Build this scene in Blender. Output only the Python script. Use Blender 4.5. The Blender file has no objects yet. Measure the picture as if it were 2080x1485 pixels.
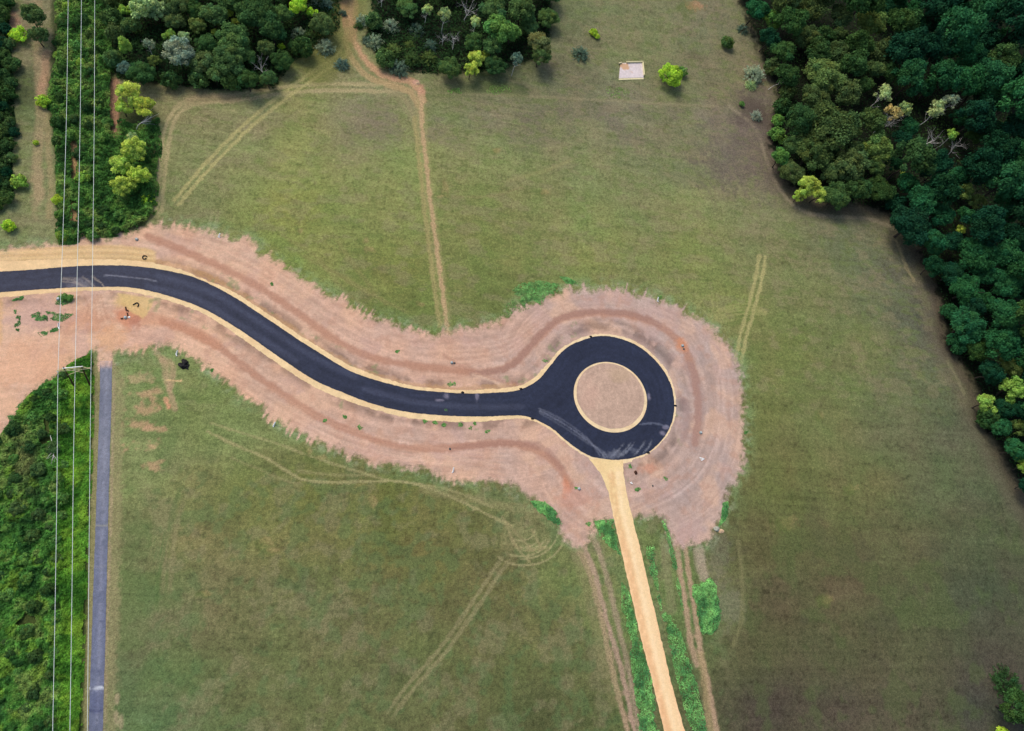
import bpy, bmesh, math, random
import numpy as np
from mathutils import Vector, Matrix
from mathutils.geometry import delaunay_2d_cdt

# ------------------------------------------------------------------ camera, sky, sun, exposure
sc = bpy.context.scene
C = sc.collection
F, NX, NY, H = 1450.0, 690.0, 1362.0, 215.0        # focal length (px of the 2080 photo), nadir pixel, flying height
_d = np.array([NX - 1040, NY - 742.5, F]); _d /= np.linalg.norm(_d)
_e1 = np.array([1.0, 0, 0]) - _d[0] * _d; _e1 /= np.linalg.norm(_e1)
_e2 = np.cross(-_d, _e1)                            # world Y in camera (x right, y down, z ahead) coordinates
RW = np.array([_e1, _e2, -_d])                      # world <- camera
cam = bpy.data.cameras.new('camera'); cam.sensor_width = 36; cam.lens = 36 * F / 2080
cam.clip_start = 1; cam.clip_end = 20000
cam_o = bpy.data.objects.new('camera', cam); C.objects.link(cam_o)
_B = RW @ np.diag([1, -1, -1])
cam_o.matrix_world = Matrix.Translation((0, 0, H)) @ Matrix(_B.tolist()).to_4x4()
sc.camera = cam_o

SUN_EL, SUN_AZ = 52.0, 318.0                        # degrees; azimuth clockwise from +Y
w = bpy.data.worlds.new('World'); sc.world = w; w.use_nodes = True
nt = w.node_tree; bg = nt.nodes['Background']
sky = nt.nodes.new('ShaderNodeTexSky'); sky.sky_type = 'NISHITA'; sky.sun_disc = False
sky.sun_elevation = math.radians(SUN_EL); sky.sun_rotation = math.radians(SUN_AZ)
sky.dust_density = 4.0; sky.air_density = 1.0; sky.ozone_density = 1.0
nt.links.new(sky.outputs[0], bg.inputs[0]); bg.inputs[1].default_value = 0.15
sl = bpy.data.lights.new('sun', 'SUN'); sl.energy = 1.35; sl.angle = math.radians(24); sl.color = (1.0, 0.90, 0.74)
so = bpy.data.objects.new('sun', sl); C.objects.link(so)
_az, _el = math.radians(SUN_AZ), math.radians(SUN_EL)
_sd = Vector((math.sin(_az) * math.cos(_el), math.cos(_az) * math.cos(_el), math.sin(_el)))
so.rotation_euler = _sd.to_track_quat('Z', 'Y').to_euler(); so.location = (0, 0, 300)
sc.view_settings.view_transform = 'Standard'; sc.view_settings.look = 'None'
sc.view_settings.exposure = 0.12; sc.view_settings.gamma = 1.0

# ------------------------------------------------------------------ survey helpers: photo pixel <-> world
def P(u, v, z=0.0):
    """world point at height z seen at pixel (u, v) of the photograph"""
    r = RW @ np.array([u - 1040.0, v - 742.5, F])
    k = (z - H) / r[2]
    return np.array([r[0] * k, r[1] * k, z])
def UV(x, y, z=0.0):
    x = np.asarray(x, float); y = np.asarray(y, float)
    p = np.stack([x, y, np.full_like(x, 0) + (z - H)], -1) @ RW
    return 1040 + F * p[..., 0] / p[..., 2], 742.5 + F * p[..., 1] / p[..., 2]
def px_per_m(u, v, z=0.0):
    p = P(u, v, z) - np.array([0, 0, H])
    return F / float((p @ RW)[2])
def lin(c):
    c = np.asarray(c, float) / 255.0
    return np.where(c <= 0.04045, c / 12.92, ((c + 0.055) / 1.055) ** 2.4)

# ------------------------------------------------------------------ numpy noise
_rs = np.random.RandomState(11)
_TAB = _rs.rand(256, 256)
def vnoise(x, y, off=0):
    x = x + off * 17.31; y = y + off * 9.73
    xi = np.floor(x).astype(np.int64); yi = np.floor(y).astype(np.int64)
    fx = x - xi; fy = y - yi
    fx = fx * fx * (3 - 2 * fx); fy = fy * fy * (3 - 2 * fy)
    a = _TAB[xi & 255, yi & 255]; b = _TAB[(xi + 1) & 255, yi & 255]
    c = _TAB[xi & 255, (yi + 1) & 255]; d = _TAB[(xi + 1) & 255, (yi + 1) & 255]
    return (a * (1 - fx) + b * fx) * (1 - fy) + (c * (1 - fx) + d * fx) * fy
def fbm(x, y, scale, off=0, octs=4, gain=0.55):
    s = 0; a = 1.0; t = 0
    ca, sa = math.cos(0.6), math.sin(0.6)
    x = x / scale; y = y / scale
    for o in range(octs):
        s = s + a * vnoise(x, y, off + o * 3); t += a
        a *= gain; x, y = (x * ca - y * sa) * 2.03, (x * sa + y * ca) * 2.03
    return s / t
def sstep(a, b, x):
    t = np.clip((x - a) / (b - a), 0, 1)
    return t * t * (3 - 2 * t)

def smooth(pts, n=6, closed=False):
    pts = [np.array(p, float) for p in pts]; N = len(pts); out = []
    for i in range(N if closed else N - 1):
        if closed: p0, p1, p2, p3 = (pts[(i + k) % N] for k in (-1, 0, 1, 2))
        else: p0, p1, p2, p3 = pts[max(i - 1, 0)], pts[i], pts[i + 1], pts[min(i + 2, N - 1)]
        for k in range(n):
            t = k / n
            out.append(0.5 * (2 * p1 + (p2 - p0) * t + (2 * p0 - 5 * p1 + 4 * p2 - p3) * t * t + (3 * p1 - p0 - 3 * p2 + p3) * t ** 3))
    if not closed: out.append(pts[-1])
    return np.array(out)
def dist_line(U, V, pts):
    """distance to, arclength along and side of a polyline"""
    D = np.full(U.shape, 1e9); S = np.zeros(U.shape); SD = np.zeros(U.shape); acc = 0
    for (ax, ay), (bx, by) in zip(pts[:-1], pts[1:]):
        dx, dy = bx - ax, by - ay; L2 = dx * dx + dy * dy
        if L2 < 1e-9: continue
        L = math.sqrt(L2)
        t = np.clip(((U - ax) * dx + (V - ay) * dy) / L2, 0, 1)
        d = np.hypot(U - ax - t * dx, V - ay - t * dy)
        m = d < D
        D = np.where(m, d, D); S = np.where(m, acc + t * L, S)
        SD = np.where(m, (U - ax) * dy - (V - ay) * dx, SD); acc += L
    return D, S, SD
def inside(U, V, poly):
    r = np.zeros(U.shape, bool)
    for (ax, ay), (bx, by) in zip(poly, np.roll(poly, -1, 0)):
        if ay == by: continue
        c = ((ay > V) != (by > V)) & (U < (bx - ax) * (V - ay) / (by - ay) + ax)
        r ^= c
    return r
def signed(U, V, poly):
    """signed distance (positive inside) and arclength"""
    pl = np.vstack([poly, poly[:1]])
    D, S, _ = dist_line(U, V, pl)
    return np.where(inside(U, V, poly), D, -D), S

class Canvas:
    """albedo of a ground point: U, V survey coordinates, X, Y metres"""
    def __init__(s, X, Y):
        s.X, s.Y = X, Y; s.U, s.V = UV(X, Y); s.col = np.zeros(X.shape + (3,))
        s.n1 = fbm(X, Y, 1.3, 5, 3); s.n2 = fbm(X, Y, 4.5, 7, 4); s.n3 = fbm(X, Y, 18, 9, 4)
    def mix(s, idx, a, color):
        c = lin(color) if not hasattr(color, 'shape') or color.ndim == 1 else color
        s.col[idx] = s.col[idx] * (1 - a[:, None]) + c * a[:, None]
    def box(s, lo, hi, pad):
        return np.nonzero((s.U > lo[0] - pad) & (s.U < hi[0] + pad) & (s.V > lo[1] - pad) & (s.V < hi[1] + pad))[0]
    def line(s, pts, wd, color, alpha=0.7, soft=None, nz=0.5, sm=True, fade=0.0, jit=1.0):
        pts = smooth(pts, 5) if sm and len(pts) > 2 else np.array(pts, float)
        soft = wd * 0.8 if soft is None else soft
        i = s.box(pts.min(0), pts.max(0), wd + soft + 3)
        if not len(i): return
        D, S, _ = dist_line(s.U[i], s.V[i], pts)
        D = D + (s.n1[i] - 0.5) * 2 * jit * min(wd, 4)
        a = alpha * (1 - sstep(wd / 2, wd / 2 + soft, D))
        a = a * (1 - nz + nz * 2 * np.clip(0.5 * s.n1[i] + 0.5 * s.n2[i], 0, 1))
        if fade:
            L = np.hypot(*np.diff(pts, axis=0).T).sum()
            a = a * sstep(0, fade, S) * sstep(0, fade, L - S)
        s.mix(i, np.clip(a, 0, 1), color)
    def twin(s, pts, gap, wd, color, alpha=0.6, **k):
        p = smooth(pts, 5) if len(pts) > 2 else np.array(pts, float)
        t = np.gradient(p, axis=0); t /= np.hypot(*t.T)[:, None] + 1e-9
        n = np.stack([-t[:, 1], t[:, 0]], 1)
        for q in (-1, 1): s.line(p + n * q * gap / 2, wd, color, alpha, sm=False, **k)
    def blob(s, u, v, ru, rv, color, alpha=0.8, rag=0.9, soft=0.5, rot=0.0):
        R = max(ru, rv) * 2
        i = s.box((u - R, v - R), (u + R, v + R), 0)
        if not len(i): return
        c, q = math.cos(rot), math.sin(rot); du, dv = s.U[i] - u, s.V[i] - v
        r = np.hypot((du * c + dv * q) / ru, (dv * c - du * q) / rv) + (0.6 * s.n1[i] + 0.4 * s.n2[i] - 0.5) * rag * 2
        s.mix(i, alpha * (1 - sstep(1 - soft, 1 + soft, r)), color)
    def poly(s, poly, color, alpha=1.0, soft=4, rag=4, fing=0, fw=9):
        poly = np.array(poly, float)
        i = s.box(poly.min(0), poly.max(0), 30 + fing)
        if not len(i): return
        d, S = signed(s.U[i], s.V[i], poly)
        d = d + (s.n2[i] - 0.5) * 2 * rag + (s.n1[i] - 0.5) * 2 * rag
        if fing: d = d + (vnoise(S / fw, S * 0 + 3.3, 2) ** 2 - 0.3) * 2 * fing
        s.mix(i, alpha * sstep(-soft, soft, d), color)
        return i, d

# ------------------------------------------------------------------ traced outlines (survey pixels)
ROAD_N = [(-60, 556), (0, 552), (67, 548), (126, 543), (189, 539.5), (253, 539.5), (303, 544), (354, 553), (404, 567), (471, 601), (539, 645), (606, 690), (657, 722), (700, 748), (734, 763), (784, 778), (835, 790), (889, 796), (942, 799), (1003, 798), (1047, 794), (1070, 786), (1094, 771), (1108, 755)]
ROAD_RING = [(1121, 739), (1137, 719), (1162, 700), (1199, 686), (1228, 682.5), (1260, 688), (1294, 702), (1324, 725), (1348, 753), (1363, 783), (1369, 813), (1368, 843), (1358, 874), (1339, 900), (1316, 919), (1286, 930), (1256, 934), (1222, 932), (1198, 926)]
ROAD_S = [(1171, 911), (1144, 890), (1121, 870), (1087, 852), (1064, 845), (1037, 844), (986, 846), (919, 845), (851, 840), (801, 832), (750, 818), (700, 799), (640, 773), (572, 729), (505, 682), (438, 640), (387, 616), (320, 595), (263, 584), (202, 583), (135, 585), (67, 589), (0, 594), (-60, 598)]
ROAD = np.vstack([smooth(ROAD_N + ROAD_RING + ROAD_S, 4)])
def _ring(rf):
    c = np.array([1239.7, 807.1]); a = math.radians(126.64 - 90)
    t = np.linspace(0, 2 * math.pi, 72, endpoint=False)
    ex, ey = rf * 77.8 * np.cos(t), rf * 68.2 * np.sin(t)    # long axis along 36.6 deg
    return np.stack([c[0] + ex * math.cos(a) - ey * math.sin(a), c[1] + ex * math.sin(a) + ey * math.cos(a)], 1)
# the ellipse fit gave the long axis direction (0.80, 0.60)
ISLAND = _ring(1.0)
SHOULDER = smooth([(-60, 520), (0, 530), (60, 529), (126, 527), (189, 527), (240, 527), (290, 531), (320, 536), (370, 549), (421, 570), (471, 591), (539, 634), (606, 679), (657, 711), (700, 737), (734, 752), (784, 769.5), (835, 783), (889, 789.5), (942, 792), (1003, 790), (1047, 785.5), (1070, 777), (1091, 762),
                   (1105, 746), (1117, 734), (1134, 714), (1160, 695), (1198, 681), (1228, 678), (1262, 683), (1297, 697), (1328, 721), (1352, 750), (1367, 781), (1373, 812), (1372, 844), (1361, 875), (1341, 902), (1317, 922), (1287, 934), (1278, 940), (1215, 940), (1205, 934), (1194, 929),
                   (1168, 914), (1141, 893), (1118, 873), (1086, 856), (1064, 850), (1037, 851), (1003, 854), (969, 857), (919, 857), (851, 852), (801, 843), (750, 829), (700, 812), (640, 787), (572, 744), (505, 697), (438, 651), (387, 626), (320, 605), (263, 593), (202, 590), (135, 593), (67, 598), (0, 605), (-60, 612)], 3)
TRACK = np.array([(1196, 931), (1222, 965), (1236, 1000), (1248, 1060), (1262, 1120), (1280, 1200), (1300, 1290), (1326, 1390), (1349, 1485), (1356, 1515),
                  (1398, 1515), (1391, 1485), (1364, 1390), (1341, 1290), (1320, 1200), (1302, 1120), (1284, 1050), (1272, 1000), (1266, 960), (1266, 936)])
PATH = np.array([(203, 733), (203, 790), (201, 860), (198, 940), (196, 1000), (193, 1100), (189, 1210), (186, 1310), (182, 1400), (180, 1485), (178, 1530), (208, 1530), (209, 1485), (211, 1400), (214, 1310), (216, 1210), (219, 1100), (221, 1000), (223, 940), (225, 860), (227, 790), (228, 733)])
STRAW = [(-30, 512), (60, 506), (126, 502), (190, 497), (240, 498), (300, 505), (318, 512), (316, 536), (250, 534), (126, 534), (-30, 540)]
DIRT = smooth([(-80, 500), (-20, 516), (40, 506), (100, 502), (143, 498), (182, 483), (215, 486), (265, 474), (300, 462), (323, 457), (345, 460), (370, 461), (400, 466), (440, 475), (480, 488), (512, 495), (521, 515), (545, 524), (565, 535), (590, 552), (620, 572), (650, 592), (700, 620), (740, 640), (775, 652), (810, 664), (850, 676), (880, 683), (910, 674), (960, 668), (1000, 656), (1030, 640), (1060, 624), (1100, 612), (1150, 596), (1200, 589), (1250, 592), (1300, 600), (1345, 613), (1390, 633), (1430, 660), (1465, 690), (1490, 727), (1500, 760), (1506, 820), (1507, 880), (1504, 930), (1493, 965), (1478, 1000), (1470, 1040), (1448, 1070), (1440, 1095), (1402, 1098), (1378, 1108),
                (1366, 1090), (1352, 1050), (1335, 1044), (1286, 1048), (1262, 1052), (1248, 1056), (1205, 1054), (1200, 1078), (1180, 1095), (1158, 1086), (1140, 1050), (1128, 1030), (1105, 1018), (1070, 1008), (1050, 990), (1010, 977), (970, 974), (900, 970), (880, 957), (820, 945), (750, 936), (690, 915), (640, 890), (590, 867), (560, 845), (530, 824), (500, 806), (470, 785), (445, 760), (425, 745), (400, 728), (368, 708), (340, 703), (300, 704), (262, 712), (230, 716), (229, 740), (202, 740), (200, 712), (185, 712), (150, 732), (110, 762), (60, 800), (20, 850), (0, 885), (-80, 940)], 4, True)
FOREST = np.array([(1490, -120), (1500, 0), (1530, 70), (1545, 110), (1560, 150), (1585, 195), (1572, 240), (1565, 300), (1580, 350), (1620, 385), (1690, 410), (1750, 415), (1800, 430), (1855, 490), (1890, 550), (1915, 620), (1922, 690), (1955, 740), (1985, 790), (1992, 860), (2030, 910), (2060, 965), (2090, 1000), (2160, 1060), (2260, 1000), (2260, -120)], float)
WOOD_L = np.array([(215, -120), (225, 60), (238, 160), (330, 170), (430, 182), (560, 180), (590, 130), (640, 100), (690, 60), (690, -120)], float)
WOOD_M = np.array([(740, -120), (755, 30), (740, 80), (790, 140), (860, 150), (960, 150), (1040, 135), (1110, 110), (1120, 40), (1110, -120)], float)

# ------------------------------------------------------------------ turf tones with the lens's corner darkening painted in: survey samples (u, v, r, g, b)
TURF = """1150 60 96 98 70;1450 40 104 100 78;1300 100 106 106 74;1500 170 104 96 72;600 150 112 112 68;1000 165 88 92 62;1150 170 100 95 74;1400 200 106 104 74;330 185 120 114 80
500 230 122 118 84;750 230 120 114 86;1000 230 112 108 84;1250 230 114 108 88;1450 240 110 102 86;1530 240 98 86 78;400 320 118 118 80;600 300 124 126 76;820 320 120 122 76;1000 320 116 118 76;1200 330 114 116 78;1400 310 108 106 78;1480 330 100 94 80;1560 350 106 92 80
380 420 110 114 74;600 420 122 127 68;800 420 118 122 72;1000 430 113 116 70;1200 430 116 120 75;1400 420 118 120 78;1550 440 112 112 78;1700 470 98 98 74;600 510 114 120 66;800 530 104 110 58;1000 500 108 112 64;1200 500 114 118 68;1400 530 116 118 70;1600 530 106 108 70;1750 520 96 99 74;1830 560 88 86 72
800 620 98 106 58;1000 600 100 106 60;1500 600 112 115 67;1650 620 108 110 70;1800 620 98 100 72;1870 650 80 77 68;1600 720 106 110 64;1750 720 104 107 68;1880 720 90 90 72;1560 850 100 104 60;1700 850 102 105 66;1850 850 92 96 67;1930 860 84 86 66;1600 980 94 98 58;1750 980 94 98 62;1900 980 86 95 66;2020 1000 80 86 64
1550 1100 86 87 56;1700 1120 88 87 58;1850 1100 86 88 60;2000 1100 72 81 57;1550 1220 82 79 57;1700 1220 84 80 58;1850 1230 80 83 58;2000 1220 68 75 57;1550 1310 78 80 54;1700 1330 78 79 56;1850 1330 82 84 60;2000 1350 68 68 57;1550 1430 66 62 53;1700 1440 74 70 58;1850 1440 76 74 58;2000 1430 64 64 57
300 800 116 124 80;400 830 112 120 72;480 900 112 122 76;300 950 108 120 76;400 980 110 114 72;500 1000 104 108 64;600 1000 96 100 56;700 960 102 106 64;800 1010 94 98 54;950 1050 98 100 60;1050 1060 112 114 78;1120 1150 102 110 68;290 1100 98 108 70;400 1100 108 109 70;550 1080 106 110 66;700 1100 100 103 62;850 1120 94 97 56;1000 1150 86 88 54;1100 1250 92 97 60;1180 1350 86 92 58
280 1250 96 102 70;400 1220 105 106 74;500 1230 97 100 66;650 1250 99 103 68;800 1250 97 99 64;950 1260 91 94 60;260 1380 88 102 68;350 1400 93 104 67;500 1380 93 100 64;650 1380 91 97 62;800 1400 87 94 60;950 1400 81 88 54;1100 1430 76 82 52;1230 1440 82 90 56;330 1460 86 110 72
40 300 112 112 78;60 100 116 106 82;60 440 114 116 80;15 200 60 70 44;1320 1200 100 118 70;1400 1250 92 112 66;1230 1150 108 118 74"""
_T = np.array([[float(q) for q in r.split()] for r in TURF.replace('\n', ';').split(';')])
def turf_tone(U, V):
    g = 26
    gu = np.arange(-240, 2340, g); gv = np.arange(-240, 1740, g)
    GU, GV = np.meshgrid(gu, gv, indexing='ij')
    W = 1 / (np.hypot(GU[..., None] - _T[:, 0], GV[..., None] - _T[:, 1]) + 22) ** 3.4
    G = (W @ lin(_T[:, 2:])) / W.sum(-1, keepdims=True)
    x = np.clip((U - gu[0]) / g, 0, len(gu) - 1.001); y = np.clip((V - gv[0]) / g, 0, len(gv) - 1.001)
    i = x.astype(int); j = y.astype(int); fx = (x - i)[:, None]; fy = (y - j)[:, None]
    return (G[i, j] * (1 - fx) + G[i + 1, j] * fx) * (1 - fy) + (G[i, j + 1] * (1 - fx) + G[i + 1, j + 1] * fx) * fy

ROAD_C = smooth([(-60, 577), (0, 573), (100, 566), (200, 561), (300, 570), (400, 597), (480, 637), (560, 687), (640, 739), (710, 776), (790, 807), (860, 818), (960, 823), (1060, 818), (1110, 790), (1140, 760), (1160, 725), (1200, 704), (1250, 706), (1300, 730), (1335, 770), (1345, 830), (1325, 890), (1270, 920)], 5)
DIRT_MUD = (168, 130, 112)
def ground_color(X, Y):
    s = Canvas(X, Y); U, V = s.U, s.V
    s.col = turf_tone(U + (s.n3 - 0.5) * 90, V + (fbm(X, Y, 22, 31, 4) - 0.5) * 90)
    # turf texture: mowing streaks along X, patches, tufts
    st = fbm(X / 14 + fbm(X, Y, 30, 40, 2) * 2, Y / 0.9, 1.0, 21, 3)
    st2 = fbm(X / 30, Y / 2.6, 1.0, 25, 3)
    n0 = fbm(X, Y, 0.9, 27, 2)
    s.col *= (1.17 + 0.05 * (1 - sstep(450, 800, V)) - 0.06 * sstep(1000, 1450, U) * sstep(850, 1100, V) + (st - 0.5) * 0.34 + (st2 - 0.5) * 0.26 + (s.n2 - 0.5) * 0.30 + (s.n1 - 0.5) * 0.42 - 0.30 * sstep(0.62, 0.8, n0) + 0.16 * sstep(0.36, 0.2, n0))[:, None]
    g = (fbm(X, Y, 9, 51, 4) - 0.5)[:, None]
    s.col *= 1 + g * np.array([0.30, -0.04, 0.22]); wv = sstep(850, 1000, V)[:, None]; s.col *= np.array([0.98, 1.055, 1.03]) * (1 - wv) + np.array([1.06, 1.04, 1.02]) * wv
    A = np.arange(len(U))
    # dull brown mottles in the lower right and the upper band
    dk = sstep(0.55, 0.7, fbm(X, Y, 11, 61, 4)) * sstep(900, 1150, V) * sstep(1430, 1520, U)
    s.mix(A, dk * 0.30, (74, 72, 58)); gr = sstep(0.55, 0.68, fbm(X, Y, 8, 63, 4)) * sstep(900, 1150, V) * sstep(1430, 1520, U); s.mix(A, gr * 0.35, (80, 98, 56))
    dk = sstep(0.50, 0.66, fbm(X, Y, 9, 64, 4)) * sstep(190, 230, V) * (1 - sstep(270, 330, V)) * sstep(640, 760, U)
    s.mix(A, dk * np.clip(s.n1 * 1.1, 0, 1) * 0.8, (112, 102, 90))
    dk = sstep(0.56, 0.70, fbm(X, Y, 6, 67, 4)) * sstep(880, 1000, V) * (1 - sstep(1180, 1260, U)) * sstep(240, 300, U)
    s.mix(A, dk * 0.30, (80, 86, 54))
    gr = sstep(0.5, 0.64, fbm(X, Y, 7, 70, 4)) * (1 - sstep(330, 520, U)) * sstep(720, 760, V)
    s.mix(A, gr * 0.45, (94, 116, 68))
    gr = sstep(0.54, 0.62, fbm(X, Y, 5, 72, 4)) * sstep(1300, 1400, V) * (1 - sstep(420, 700, U)) * sstep(205, 220, U)
    s.mix(A, gr * 0.35, (82, 108, 68))
    lo = sstep(880, 1000, V) * (1 - sstep(1430, 1520, U)) * sstep(250, 330, U)
    s.mix(A, sstep(0.54, 0.68, fbm(X, Y, 5, 201, 4)) * lo * 0.4, (130, 125, 94)); s.mix(A, sstep(0.55, 0.66, fbm(X, Y, 3.5, 205, 3)) * lo * 0.4, (86, 112, 70)); s.mix(A, sstep(0.60, 0.72, fbm(X, Y, 1.6, 209, 3)) * lo * 0.4, (74, 84, 52))
    hi = 1 - sstep(760, 900, V); s.mix(A, sstep(0.54, 0.68, fbm(X, Y / .6, 6, 211, 4)) * hi * 0.35, (136, 128, 98)); s.mix(A, sstep(0.56, 0.7, fbm(X, Y / .5, 4, 215, 3)) * hi * 0.35, (104, 122, 66)); s.mix(A, sstep(0.64, 0.74, fbm(X, Y / .7, 1.5, 219, 3)) * hi * 0.4, (92, 98, 56))
    # edge of the field along the trees: purple-brown strip, darker towards the trees
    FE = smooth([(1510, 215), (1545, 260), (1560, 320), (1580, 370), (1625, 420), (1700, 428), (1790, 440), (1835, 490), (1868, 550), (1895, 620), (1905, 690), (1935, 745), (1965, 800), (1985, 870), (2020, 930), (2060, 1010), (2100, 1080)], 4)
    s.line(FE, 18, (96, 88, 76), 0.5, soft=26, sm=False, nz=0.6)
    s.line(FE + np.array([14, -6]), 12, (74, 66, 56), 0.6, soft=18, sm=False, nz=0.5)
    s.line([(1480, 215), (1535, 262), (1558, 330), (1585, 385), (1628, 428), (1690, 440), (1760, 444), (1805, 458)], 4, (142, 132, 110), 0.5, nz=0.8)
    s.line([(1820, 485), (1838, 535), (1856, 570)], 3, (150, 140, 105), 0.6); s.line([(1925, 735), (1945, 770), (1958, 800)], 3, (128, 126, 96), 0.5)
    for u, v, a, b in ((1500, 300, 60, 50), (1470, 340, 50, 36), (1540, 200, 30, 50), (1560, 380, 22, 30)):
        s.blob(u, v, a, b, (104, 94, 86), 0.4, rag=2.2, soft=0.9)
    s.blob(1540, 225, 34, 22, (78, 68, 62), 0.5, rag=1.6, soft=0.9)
    # old boundary line under the upper trees
    s.line([(640, 186), (780, 186), (920, 190), (1080, 196), (1200, 202), (1330, 210), (1450, 216)], 3, (142, 134, 104), 0.5, nz=0.8)
    s.line([(865, 192), (1000, 178), (1060, 190)], 14, (92, 104, 62), 0.4)
    # tractor tracks
    TK = (168, 156, 116)
    s.twin([(322, 432), (326, 380), (334, 310), (346, 250), (370, 216), (400, 204), (470, 199), (560, 186), (640, 178), (740, 178), (800, 180)], 13, 4.5, TK, 0.75)
    s.twin([(316, 440), (322, 360), (336, 280), (356, 230), (400, 208)], 10, 3, TK, 0.45)
    s.blob(430, 200, 70, 9, (158, 134, 104), 0.45); s.blob(380, 195, 40, 22, (138, 128, 94), 0.45)
    s.twin([(358, 412), (400, 362), (440, 318), (490, 268), (540, 224), (590, 186), (640, 150), (690, 115), (703, 92)], 13, 4, (166, 160, 108), 0.85)
    s.twin([(430, 500), (432, 460), (440, 420)], 12, 4, (150, 140, 108), 0.35, fade=15)
    for p in ([(560, 470), (640, 520), (700, 590), (760, 640)], [(600, 510), (690, 560), (780, 610), (840, 640)], [(680, 480), (720, 540), (770, 600)], [(660, 540), (740, 590), (800, 625)]):
        s.line(p, 5, (132, 128, 82), 0.4, fade=25)
    s.twin([(800, 178), (830, 200), (846, 240), (856, 290)], 12, 4, (150, 140, 104), 0.5)
    s.twin([(780, 180), (815, 205), (836, 240)], 8, 3, (146, 138, 104), 0.45)
    s.line([(780, 168), (812, 190), (838, 225), (850, 260)], 9, (140, 132, 98), 0.4)
    # red dirt track running down the field
    RT = [(706, -60), (708, 0), (712, 40), (714, 62), (722, 90), (745, 125), (770, 148), (800, 160), (830, 166), (848, 180), (857, 200), (856, 240), (861, 290), (868, 350), (876, 420), (884, 480), (892, 540), (900, 600), (908, 660), (912, 690)]
    s.line([(700, -60), (702, 0), (708, 50), (714, 75)], 17, (186, 138, 112), 0.95, nz=0.15, soft=6); s.line([(716, -60), (717, 0), (716, 60)], 14, (192, 148, 122), 0.9, nz=0.15, soft=5)
    s.line(RT[2:11], 7, (196, 150, 120), 0.85, nz=0.25, soft=4); s.line(RT[3:11], 13, (164, 142, 104), 0.4, nz=0.5, soft=6)
    s.line([(704, 60), (704, 95), (722, 130), (750, 158), (790, 172), (832, 186), (852, 215)], 7, (172, 148, 108), 0.75, nz=0.3)
    s.blob(856, 190, 8, 16, (192, 150, 122), 0.6, rag=0.9); s.line([(800, 157), (832, 160), (856, 176), (862, 205)], 4, (184, 136, 112), 0.5)
    s.line(RT[10:], 4.5, (196, 158, 126), 0.85, nz=0.2, soft=3.5); s.line(RT[10:], 13, (152, 146, 100), 0.4, nz=0.5, soft=6)
    s.line([(p[0] - 13 - (p[1] - 200) * 0.006, p[1]) for p in RT[11:-1]], 5, (156, 146, 98), 0.75, nz=0.3, soft=4)
    s.blob(846, 168, 6, 5, (190, 150, 130), 0.9)
    # short tyre tracks, right
    s.twin([(1549, 520), (1538, 580), (1522, 640), (1508, 690), (1500, 735)], 13, 4, (166, 160, 108), 0.8)
    for dv in (0, 6, 12, 19): s.line([(1440, 640 + dv), (1480, 622 + dv), (1520, 618 + dv), (1556, 632 + dv * 0.4)], 2.2, (150, 148, 96), 0.6)
    for p in ([(1405, 612), (1450, 645), (1470, 640)], [(1415, 625), (1440, 600), (1452, 640)], [(1446, 592), (1448, 630), (1440, 650)], [(1456, 596), (1458, 625), (1470, 655)], [(1410, 640), (1440, 655), (1490, 650)]):
        s.line(p, 2.2, (146, 146, 94), 0.55)
    s.line([(1010, 372), (1090, 352), (1150, 330), (1175, 320)], 4, (146, 142, 96), 0.45, fade=30); s.line([(920, 400), (1000, 398), (1060, 380)], 3, (138, 130, 90), 0.4)
    # tracks lower field
    TL = (156, 150, 106)
    s.line([(420, 876), (480, 905), (540, 930), (580, 955), (620, 975), (680, 980), (760, 978), (820, 978), (880, 995), (940, 1020), (1000, 1050), (1040, 1068)], 3.0, TL, 0.8, nz=0.6)
    s.line([(430, 860), (500, 882), (560, 900), (640, 930), (720, 955), (790, 975), (860, 985), (930, 1000), (1000, 1030)], 2.8, TL, 0.65, nz=0.7)
    s.line([(470, 930), (530, 955), (590, 980), (610, 980)], 2.4, TL, 0.4, nz=0.9); s.line([(600, 955), (680, 965), (760, 965)], 3, TL, 0.4)
    s.line([(860, 995), (960, 1015), (1040, 1030), (1110, 1045)], 10, (136, 130, 92), 0.45)
    for r in range(6):
        R = 26 + r * 9; cx, cy = 1062 + (r * 37 % 11) - 5, 1078 + (r * 23 % 9) - 4; s.line([(cx + R * math.cos(t) * 1.15, cy + R * math.sin(t) * 0.95) for t in np.linspace(-0.3 + (r * 13 % 7) * 0.14, 2.4 - (r * 17 % 5) * 0.22, 9)], 2.0, (164, 156, 114), 0.6, nz=0.8, fade=12)
    for p in ([(1020, 1050), (1050, 1085), (1085, 1120)], [(1030, 1070), (1048, 1110), (1075, 1140)], [(1080, 1075), (1098, 1110)], [(1040, 1100), (1065, 1118), (1110, 1112)]):
        s.line(p, 2.6, (152, 142, 102), 0.55)
    s.twin([(1042, 1115), (1000, 1175), (960, 1235), (900, 1320), (830, 1400), (780, 1470)], 14, 5, (142, 136, 98), 0.6, fade=50)
    s.twin([(372, 1000), (352, 1060), (342, 1130), (336, 1220)], 16, 6, (136, 130, 94), 0.45, fade=30)
    s.line([(370, 980), (345, 1060), (325, 1150), (316, 1250)], 6, (84, 108, 62), 0.5, fade=30)
    for k in range(4): s.line([(300 + 12 * k, 1000 + 10 * k), (312 + 9 * k, 1080), (296 + 8 * k, 1160)], 2.5, (128, 128, 88), 0.4)
    s.line([(240, 760), (238, 900), (234, 1050), (230, 1200), (224, 1340), (226, 1490)], 13, (148, 140, 102), 0.6, soft=13, nz=0.9, jit=3)
    s.line([(231, 740), (228, 900), (223, 1100), (216, 1300), (212, 1490)], 4, (172, 150, 124), 0.45, nz=1)
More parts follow.
